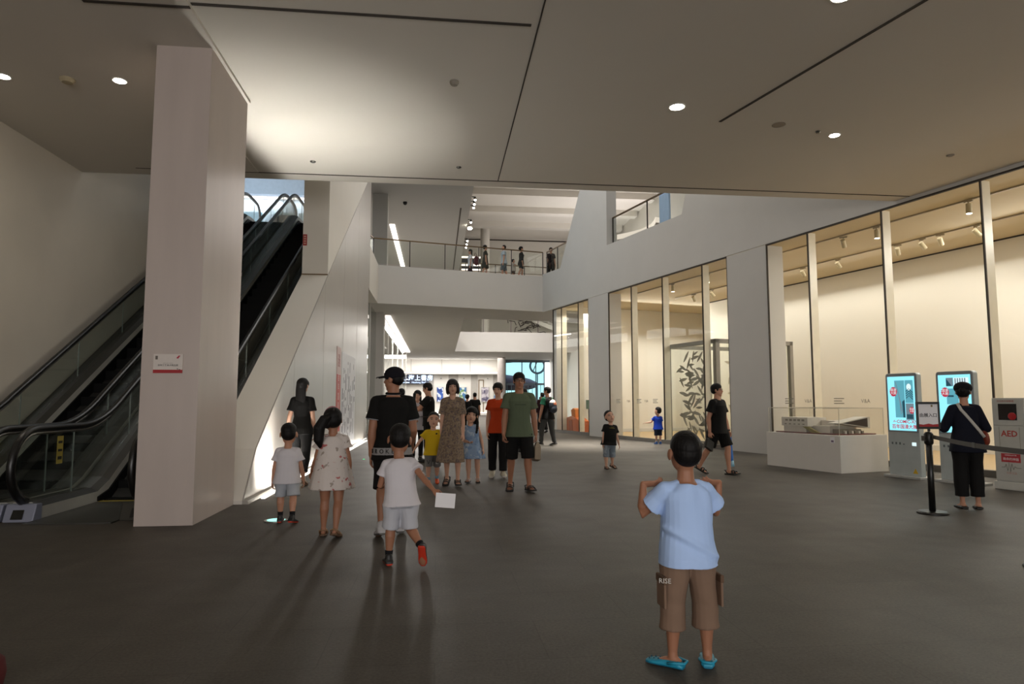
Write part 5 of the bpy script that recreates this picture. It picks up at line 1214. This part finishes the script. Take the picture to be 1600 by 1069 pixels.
# 9 -- woman in patterned dress
s, o = person(.25, 10.85, 176, 1.685, 'woman', 'woman with bob hair in long brown patterned dress facing us', dict(aR=((.12, 0, -1), (.03, .10, -1)), aL=((.10, -.05, -1), (.04, .16, -1)), lR=((.02, -.10, -1), (0, -.28, -1), (6, -12)), lL=((.02, .14, -1), (0, -.03, -1), (6, 2)), head=(4, -4, 3)), SKIN2, .008)
hair(s, o, 'bob', .008, HAIRB); face_parts(s, o)
skirt(s, o, pattern('brown_print_dress', '#6e5c4b', ['#7d6b58', '#5c4e4c', '#85735f'], 24, .52, detail=5), .008, .38, .10, .013, 'dress', .72, .016, .14, .006, (.03, .02)); shoes(s, o, SHOEB, SOLEB, .008, 'sandal')

# 10 -- girl in light blue
s, o = person(.60, 11.25, 172, 1.245, 'tot', 'girl with braids in light blue dress leaning towards the woman in brown', dict(roll=6, aR=((.14, .35, -1), (-.5, .7, -.15)), aL=((.22, .0, -1), (.1, .3, -.9)), lR=((.02, .12, -1), (0, -.06, -1), (6, 0)), lL=((.04, -.05, -1), (.02, -.2, -1), (6, -8)), head=(6, 2, -10)), SKIN2, .007)
hair(s, o, 'braids', .006); face_parts(s, o); skirt(s, o, pattern('light_blue_print', '#8298b4', ['#a6b4c4', '#6d86a8'], 12, .55), .007, .40, .105, .014, 'dress', 0, 0, .10); shoes(s, o, mat('white_strap', '#c3b8b2', .6), SOLEB, .007, 'sandal')

# 11 -- woman in orange
s, o = person(1.08, 11.9, 176, 1.66, 'woman', 'woman in orange tee and black trousers behind the man in green', dict(aR=((.16, .0, -1), (.05, .12, -1)), lR=((.03, -.08, -1), (0, -.22, -1), (8, -10)), lL=((.02, .12, -1), (0, -.03, -1), (6, 2)), head=(-16, -8, 0)), SKIN2, .008)
hair(s, o, 'tied', .008); face_parts(s, o); tee(s, o, cloth('orange_cotton', '#b23c18', .04), .008, .018, .5, .016, -.075, 't_shirt', .014); trousers(s, o, BLK2, .008, .022, 1.92, .006)
shoes(s, o, mat('cream_trainer', '#bdb6a4', .5), SOLEW, .008)

# 12 -- man in green
s, o = person(1.24, 10.1, 180, 1.77, 'man', 'man in grey green tee and black shorts striding towards us', dict(aR=((.18, .10, -1), (.08, .22, -1)), aL=((.20, -.06, -1), (.10, .05, -1)), lR=((.06, -.08, -1), (.02, -.26, -1), (10, -8)), lL=((.08, .16, -1), (.05, -.02, -1), (12, 4)), head=(2, 0, 0), curlR=55, curlL=60), SKIN3, .007)
hair(s, o, 'short', .008); face_parts(s, o, True); gt = tee(s, o, cloth('grey_green_cotton', '#56604c', .04), .007, .022, .58, .02, -.075, 't_shirt', .012)
MB().box((-.085, .142, 0), (.085, .150, .008)).xform(Matrix.Translation(s.P + s.up * .2 * 1.77)).build('chest_print', cloth('print_dark_green', '#3b4436'), gt)
trousers(s, o, BLK, .008, .022, 1.05, .012, 'shorts'); shoes(s, o, SHOEB, SOLEB, .007, 'sandal', grow=1.05)
hp = wpos(o, s.arm['L'][2] + s.arm['L'][3] * .12)
bg_ = MB().loft([[(-.075 * a, -.045 * b, z) for a, b in ((1, 1), (-1, 1), (-1, -1), (1, -1))] if z < -.0 else [(-.055 * a, -.012 * b, z) for a, b in ((1, 1), (-1, 1), (-1, -1), (1, -1))] for z in (-.27, -.20, -.08, 0)]).build('cloth_bag', cloth('beige_bag_cloth', '#8a7d6c')); bg_.location = hp; bg_.rotation_euler = (R(6), R(14), R(100)); tag(bg_, 'small beige bag hanging from the hand of the man in green', 'bag')
MB().tube([(-.03, 0, -.01), (-.02, 0, .03), (.02, 0, .03), (.03, 0, -.01)], .005, 6).build('handle', cloth('beige_bag_cloth', '#8a7d6c'), bg_, True)

# 13 -- person in white behind
s, o = person(2.25, 17.3, 14, 1.66, 'woman', 'person in white shirt and black trousers walking away, mostly hidden by the man in green', dict(aR=((.35, -.12, -1), (.32, .1, -1)), lR=((.04, -.15, -1), (0, -.3, -1), (6, -14)), lL=((.03, .14, -1), (0, -.02, -1), (6, 0))), SKIN2, .010)
hair(s, o, 'tied', .009); tee(s, o, WHT, .009, .022, .6, .016, -.075, 'shirt', .014); trousers(s, o, BLK2, .009, .016, 1.92, .004); shoes(s, o, SHOEB, SOLEB, .009)

# 14 -- man with backpack
s, o = person(3.36, 20.2, 40, 1.78, 'man', 'man in green tee with a backpack walking left past the far bay', dict(aL=((.16, .15, -1), (.05, .3, -1)), aR=((.14, -.15, -1), (.05, .1, -1)), lR=((.03, -.16, -1), (.06, -.22, -1), (6, -6)), lL=((.10, .30, -1), (.06, .05, -1), (6, 8)), head=(28, 0, 0), lean=2), SKIN, .010)
hair(s, o, 'short', .009); face_parts(s, o, True); tee(s, o, cloth('bottle_green_cotton', '#1f5a42', .04), .009, .02, .55, .018, .02, 't_shirt', .01)
tee(s, o, BLK, .009, .022, 0, 0, -.08, 'shirt_tail', .012).hide_render = False
trousers(s, o, cloth('charcoal_cloth', '#3f403f'), .009, .016, 1.95, .0); shoes(s, o, SHOEB, SOLEW, .009)
bp = MB().ell((0, 0, 0), (.16, .095, .20), nu=18).ell((0, -.02, -.10), (.15, .10, .13), nu=18)
bo = remesh(bp, 'backpack', [mat('navy_backpack', '#1d2530', .7), mat('backpack_white', '#c3beb6', .7), mat('backpack_orange', '#a3532a', .7)], None, .01, 3)
facemat(bo, lambda c: 1 if c.z > .10 and c.x < .02 else (2 if c.z > .03 and c.x > -.05 else 0))
bo.location = wpos(o, s.S + Vector((.02, -.205, -.22))); bo.rotation_euler = (0, 0, R(40)); tag(bo, 'dark backpack with white and orange panels on the man walking left', 'backpack')
for sx in (1, -1): MB().tube([(sx * .07, .05, .17), (sx * .085, .13, .25), (sx * .10, .24, .20), (sx * .11, .31, .02), (sx * .12, .20, -.14), (sx * .10, .05, -.17)], [(.018, .005)] * 6, 8, ref=(1, 0, 0)).build('shoulder_strap', mat('strap_brown', '#6b5a44', .7), bo, True)

# 15 -- boy in black tee
s, o = person(3.44, 13.2, 184, 1.17, 'tot', 'boy in black printed tee and denim shorts walking towards us, looking up', dict(roll=-6, aR=((.14, .05, -1), (.02, .22, -1)), aL=((.32, -.05, -1), (.34, .05, -1)), lR=((.02, .06, -1), (0, -.04, -1), (4, 2)), lL=((.06, -.14, -1), (.14, -.42, -1), (20, -12)), head=(6, 16, 8)), SKIN2, .007)
hair(s, o, 'crop', .007); face_parts(s, o); bt = tee(s, o, BLK, .007, .018, .6, .018, -.07, 't_shirt', .012)
for i, (a, b, c) in enumerate(((-.045, .02, 0), (-.06, .05, -.02), (-.05, -.01, -.075), (-.02, .06, -.085))):
    MB().tube([s.P + s.up * .24 * 1.17 + Vector((a, .099, c)), s.P + s.up * .24 * 1.17 + Vector((b, .099, c + .012))], .005, 6).build('yellow_print', mat('print_yellow', '#6f6420', .7), bt, True)
trousers(s, o, pattern('light_denim', '#6f7a84', ['#8a949c'], 7, .5), .007, .016, 1.25, .008, 'denim_shorts'); shoes(s, o, mat('brown_strap', '#4a3022', .6), mat('brown_sole', '#34241a', .7), .007, 'sandal')

# 16 -- boy in blue at the glass
s, o = person(6.93, 20.5, 2, 1.165, 'tot', 'boy in blue tee and navy shorts pointing at the glass front', dict(aL=((.55, .25, -.75), (.95, .5, -.1)), aR=((.14, .1, -1), (.05, .2, -1)), head=(38, 0, 0)), SKIN2, .009)
hair(s, o, 'crop', .008); tee(s, o, cloth('royal_blue_cotton', '#1c3fae', .04), .008, .018, .55, .016, -.075, 't_shirt', .01); trousers(s, o, cloth('navy_short_cloth', '#262f42'), .008, .018, 1.1, .01, 'shorts')
socks(s, o, WHT, .2); shoes(s, o, mat('blue_shoe', '#2458a8', .5), mat('pale_blue_sole', '#86a2bc', .6), .008)

# 17 -- man in black v-neck
s, o = person(5.20, 11.98, 218, 1.69, 'man', 'man in black tee and black shorts striding right before the white pier, holding a bag', dict(aR=((.18, -.25, -1), (.06, .10, -1)), aL=((.20, .10, -1), (.06, .25, -1)), lL=((.06, .34, -1), (.02, .02, -1), (4, 4)), lR=((.02, -.36, -1), (-.06, -.62, -1), (4, -22)), head=(14, 2, 0), curlR=60, curlL=60), SKIN, .007)
hair(s, o, 'short', .008); face_parts(s, o, True); vt = tee(s, o, BLK, .007, .024, .62, .022, -.075, 't_shirt', .018); trousers(s, o, BLK, .008, .026, .92, .018, 'shorts'); shoes(s, o, SHOEB, SOLEB, .007, 'sandal')
MB().prism([(-.03, 0), (.03, 0), (0, -.07)], lambda u, v, w: (u, w, v), 0, .006).xform(Matrix.Translation(s.N + s.Rc @ Vector((0, .062, -.03)))).build('neckline', SKIN, vt)
c = lerp(s.arm['L'][1], s.arm['L'][2], .92); d = (s.arm['L'][2] - s.arm['L'][1]).normalized(); MB().tube([c - d * .013, c + d * .013], .035, 14).build('wristwatch', BLACKM, o, True)
hp = wpos(o, s.arm['R'][2] + s.arm['R'][3] * .13)
q = MB().box((-.12, -.03, -.20), (.12, .03, -.02)).build('hand_bag', mat('olive_black_bag', '#24221c', .6), bevel=.012); q.location = hp; q.rotation_euler = (R(0), R(24), R(38)); tag(q, 'dark flat bag in the right hand of the man in black', 'bag')
MB().tube([(-.05, 0, -.025), (-.03, 0, .015), (.03, 0, .015), (.05, 0, -.025)], .006, 6).build('handle', mat('olive_black_bag', '#24221c', .6), q, True)
hp = wpos(o, s.arm['L'][2] + s.arm['L'][3] * .10)
q = MB().tube([(0, 0, .05), (0, 0, -.10), (.02, .0, -.36), (.03, 0, -.48)], [.016, .028, .034, .030], 12).build('umbrella', mat('blue_umbrella_cloth', '#2f6fc0', .6), smooth=True); q.location = hp; q.rotation_euler = (R(-6), R(4), 0); tag(q, 'folded bright blue umbrella carried by the man in black', 'umbrella')
MB().tube([(.03, 0, -.44), (.036, 0, -.55)], [.032, .042], 12).build('pale_end', mat('pale_blue_plastic_end', '#8fc0d8', .5), q, True)

# 18 -- woman in navy at the kiosk
s, o = person(6.70, 7.85, -22, 1.585, 'woman', 'woman in dark cap and navy jacket with white bag strap, facing the kiosks', dict(aR=((.42, .15, -.85), (-.25, .8, .25)), aL=((.36, .2, -.85), (-.35, .8, .2)), lR=((.02, .02, -1), (0, -.03, -1), (10, 0)), lL=((.02, .0, -1), (0, -.02, -1), (4, 0)), head=(-22, -10, 0), lean=2), SKIN, .0075)
hair(s, o, 'tied', .007); jk = tee(s, o, NAVY, .007, .024, 1.75, .014, -.09, 'jacket', .026); trousers(s, o, BLK2, .008, .024, 1.78, .012)
cp = MB(); hh = s.hh; P = s.HP
cp.ell(P(0, -.06, .22), (.45 * hh, .50 * hh, .34 * hh), rot=s.Rh, nu=20, nv=14); cp.ell(P(0, -.08, .12), (.38 * hh, .43 * hh, .14 * hh), rot=s.Rh, nu=20, nv=10)
cap = remesh(cp, 'cap', [cloth('dark_cap_cloth', '#14161a')], o, .006, 4)
rings = []
for i in range(6):
    t = i / 5; w_ = .30 * math.cos(t * 1.1); rings.append([P(w_ * a, .28 + .30 * t, .15 - .06 * t) for a in (-1, 0, 1)] + [P(w_ * a, .28 + .30 * t, .175 - .06 * t) for a in (1, 0, -1)])
MB().loft(rings).build('brim', cloth('dark_cap_cloth', '#14161a'), cap, True)
shoes(s, o, SHOEB, SOLEB, .007, 'flat')
MBG = mat('russet_bag', '#7d3320', .55)
hb = MB().ell((0, 0, 0), (.05, .115, .10), nu=16).ell((0, 0, -.02), (.058, .10, .085), nu=16); q = remesh(hb, 'shoulder_bag', [MBG], None, .007, 3)
loc = s.P + Vector((.205, .03, .04)); q.location = wpos(o, loc); q.rotation_euler = (0, 0, R(-22)); tag(q, 'russet shoulder bag on a white strap at the hip of the woman in navy', 'bag')
k_ = lambda v: Vector(v) - loc
def on_back(x, z, front=False):     # a point on the jacket's surface
    vs = [v.co for v in jk.data.vertices if abs(v.co.z - z) < .02 and abs(v.co.x - x) < .02]
    y = (max if front else min)([v.y for v in vs] or [-.1]); return Vector((x, y + (.006 if front else -.006), z))
zs = s.S.z
pts = [on_back(.17, s.P.z + .06)] + [on_back(.17 - .26 * t, s.P.z + .06 + (zs + .005 - s.P.z - .06) * t) for t in (.2, .4, .6, .8, .93)]
topz = max(v.co.z for v in jk.data.vertices if abs(v.co.x + .088) < .012)
pts += [Vector((-.088, -.03, topz + .004)), Vector((-.086, .03, topz - .005))] + [on_back(-.08 + .25 * t, zs - .03 + (s.P.z + .06 - zs + .03) * t, True) for t in (.1, .35, .6, .85, 1)]
MB().tube([k_(p_) for p_ in pts], [(.019, .005)] * len(pts), 8, ref=(.8, 0, .55)).build('strap', mat('pale_strap', '#b5b1a9', .7), q, True)

# 19.. -- small figures further off
def walker(x, y, face, h, kind, label, top, bottom, hs, z=0, skirted=None, legs='stride', end=1.9, sleeve=.6, skin=SKIN, arms=None, vox=.014):
    st = dict(lR=((.03, -.16, -1), (0, -.34, -1), (6, -14)), lL=((.03, .20, -1), (0, -.03, -1), (6, 2))) if legs == 'stride' else {}
    if arms: st.update(arms)
    s, o = person(x, y, face, h, kind, label, st, skin, vox, z)
    hair(s, o, hs, .012)
    if skirted: skirt(s, o, top, vox, skirted, .07, .018, 'dress', sleeve, .01, .12, .01)
    else: tee(s, o, top, vox, .022, sleeve, .018, -.075, 't_shirt', .012); trousers(s, o, bottom, vox, .02, end, .01)
    shoes(s, o, SHOEB, SOLEB, .012); return s, o
walker(1.62, 29.0, 10, 1.72, 'man', 'distant man in black tee standing before the far posters', BLK, BLK2, 'crop', legs='stand')
walker(1.28, 28.6, -20, 1.64, 'woman', 'distant short woman in black beside the man before the posters', BLK, BLK2, 'tied', legs='stand')
walker(-.98, 18.6, 20, 1.70, 'woman', 'dark haired person beyond the man in the cap, only the head showing', cloth('grey_top', '#55575c'), BLK2, 'tied', legs='stand')
walker(4.45, 28.2, 20, 1.70, 'man', 'distant man in dark maroon jacket by the daylight window', cloth('dark_maroon', '#2a1216'), BLK2, 'crop', sleeve=1.8)
walker(5.75, 37.0, 40, 1.60, 'woman', 'far small figure in black beside the daylight window', BLK, BLK2, 'tied', legs='stand')
# on the bridge
ZB = Z2
walker(1.53, 31.9, 95, 1.60, 'woman', 'woman in white top with maroon bag on the bridge, leftmost of the bridge walkers', WHT, cloth('maroon_dark', '#2f1a20'), 'long', ZB, vox=.016)
mbg = MB().ell((0, 0, 0), (.14, .12, .24), nu=14).build('maroon_bag', mat('maroon_cloth', '#4f1822', .8), smooth=True); mbg.location = (1.82, 31.75, ZB + 1.02); tag(mbg, 'maroon bag carried by the leftmost woman on the bridge', 'bag')
MB().tube([(-.06, 0, .2), (-.10, 0, .36), (-.05, 0, .40), (.05, 0, .2)], .012, 6).build('strap', mat('maroon_cloth', '#4f1822', .8), mbg, True)
walker(2.21, 31.2, -85, 1.66, 'woman', 'woman in dark grey dress on the bridge, second from the left', cloth('dark_grey_dress', '#37352f'), BLK2, 'tied', ZB, .55, vox=.016)
walker(3.10, 31.2, 85, 1.68, 'man', 'man in pale shirt and grey shorts on the bridge before the round column', cloth('pale_blue_shirt', '#aab4be'), cloth('grey_blue_shorts', '#4c565c'), 'crop', ZB, end=1.1, vox=.016)
walker(3.56, 31.2, -85, 1.02, 'kid', 'small child in pale tee on the bridge holding hands with the adults', cloth('pale_tee', '#a59a90'), cloth('brown_shorts', '#4b3a30'), 'crop', ZB, end=.9, vox=.014, arms=dict(aR=((.7, .1, -.5), (.8, .1, .1)), aL=((.6, .2, -.6), (.6, .3, .2))))
walker(3.95, 31.3, -85, 1.66, 'woman', 'woman in black jacket and bare legs on the bridge, right of the child', BLK, BLK2, 'tied', ZB, end=.75, sleeve=1.4, vox=.016)
walker(5.45, 31.6, 175, 1.72, 'woman', 'woman in dark red and black at the right end of the bridge railing', cloth('dark_plum_top', '#1f1418'), BLK2, 'tied', ZB, vox=.016)
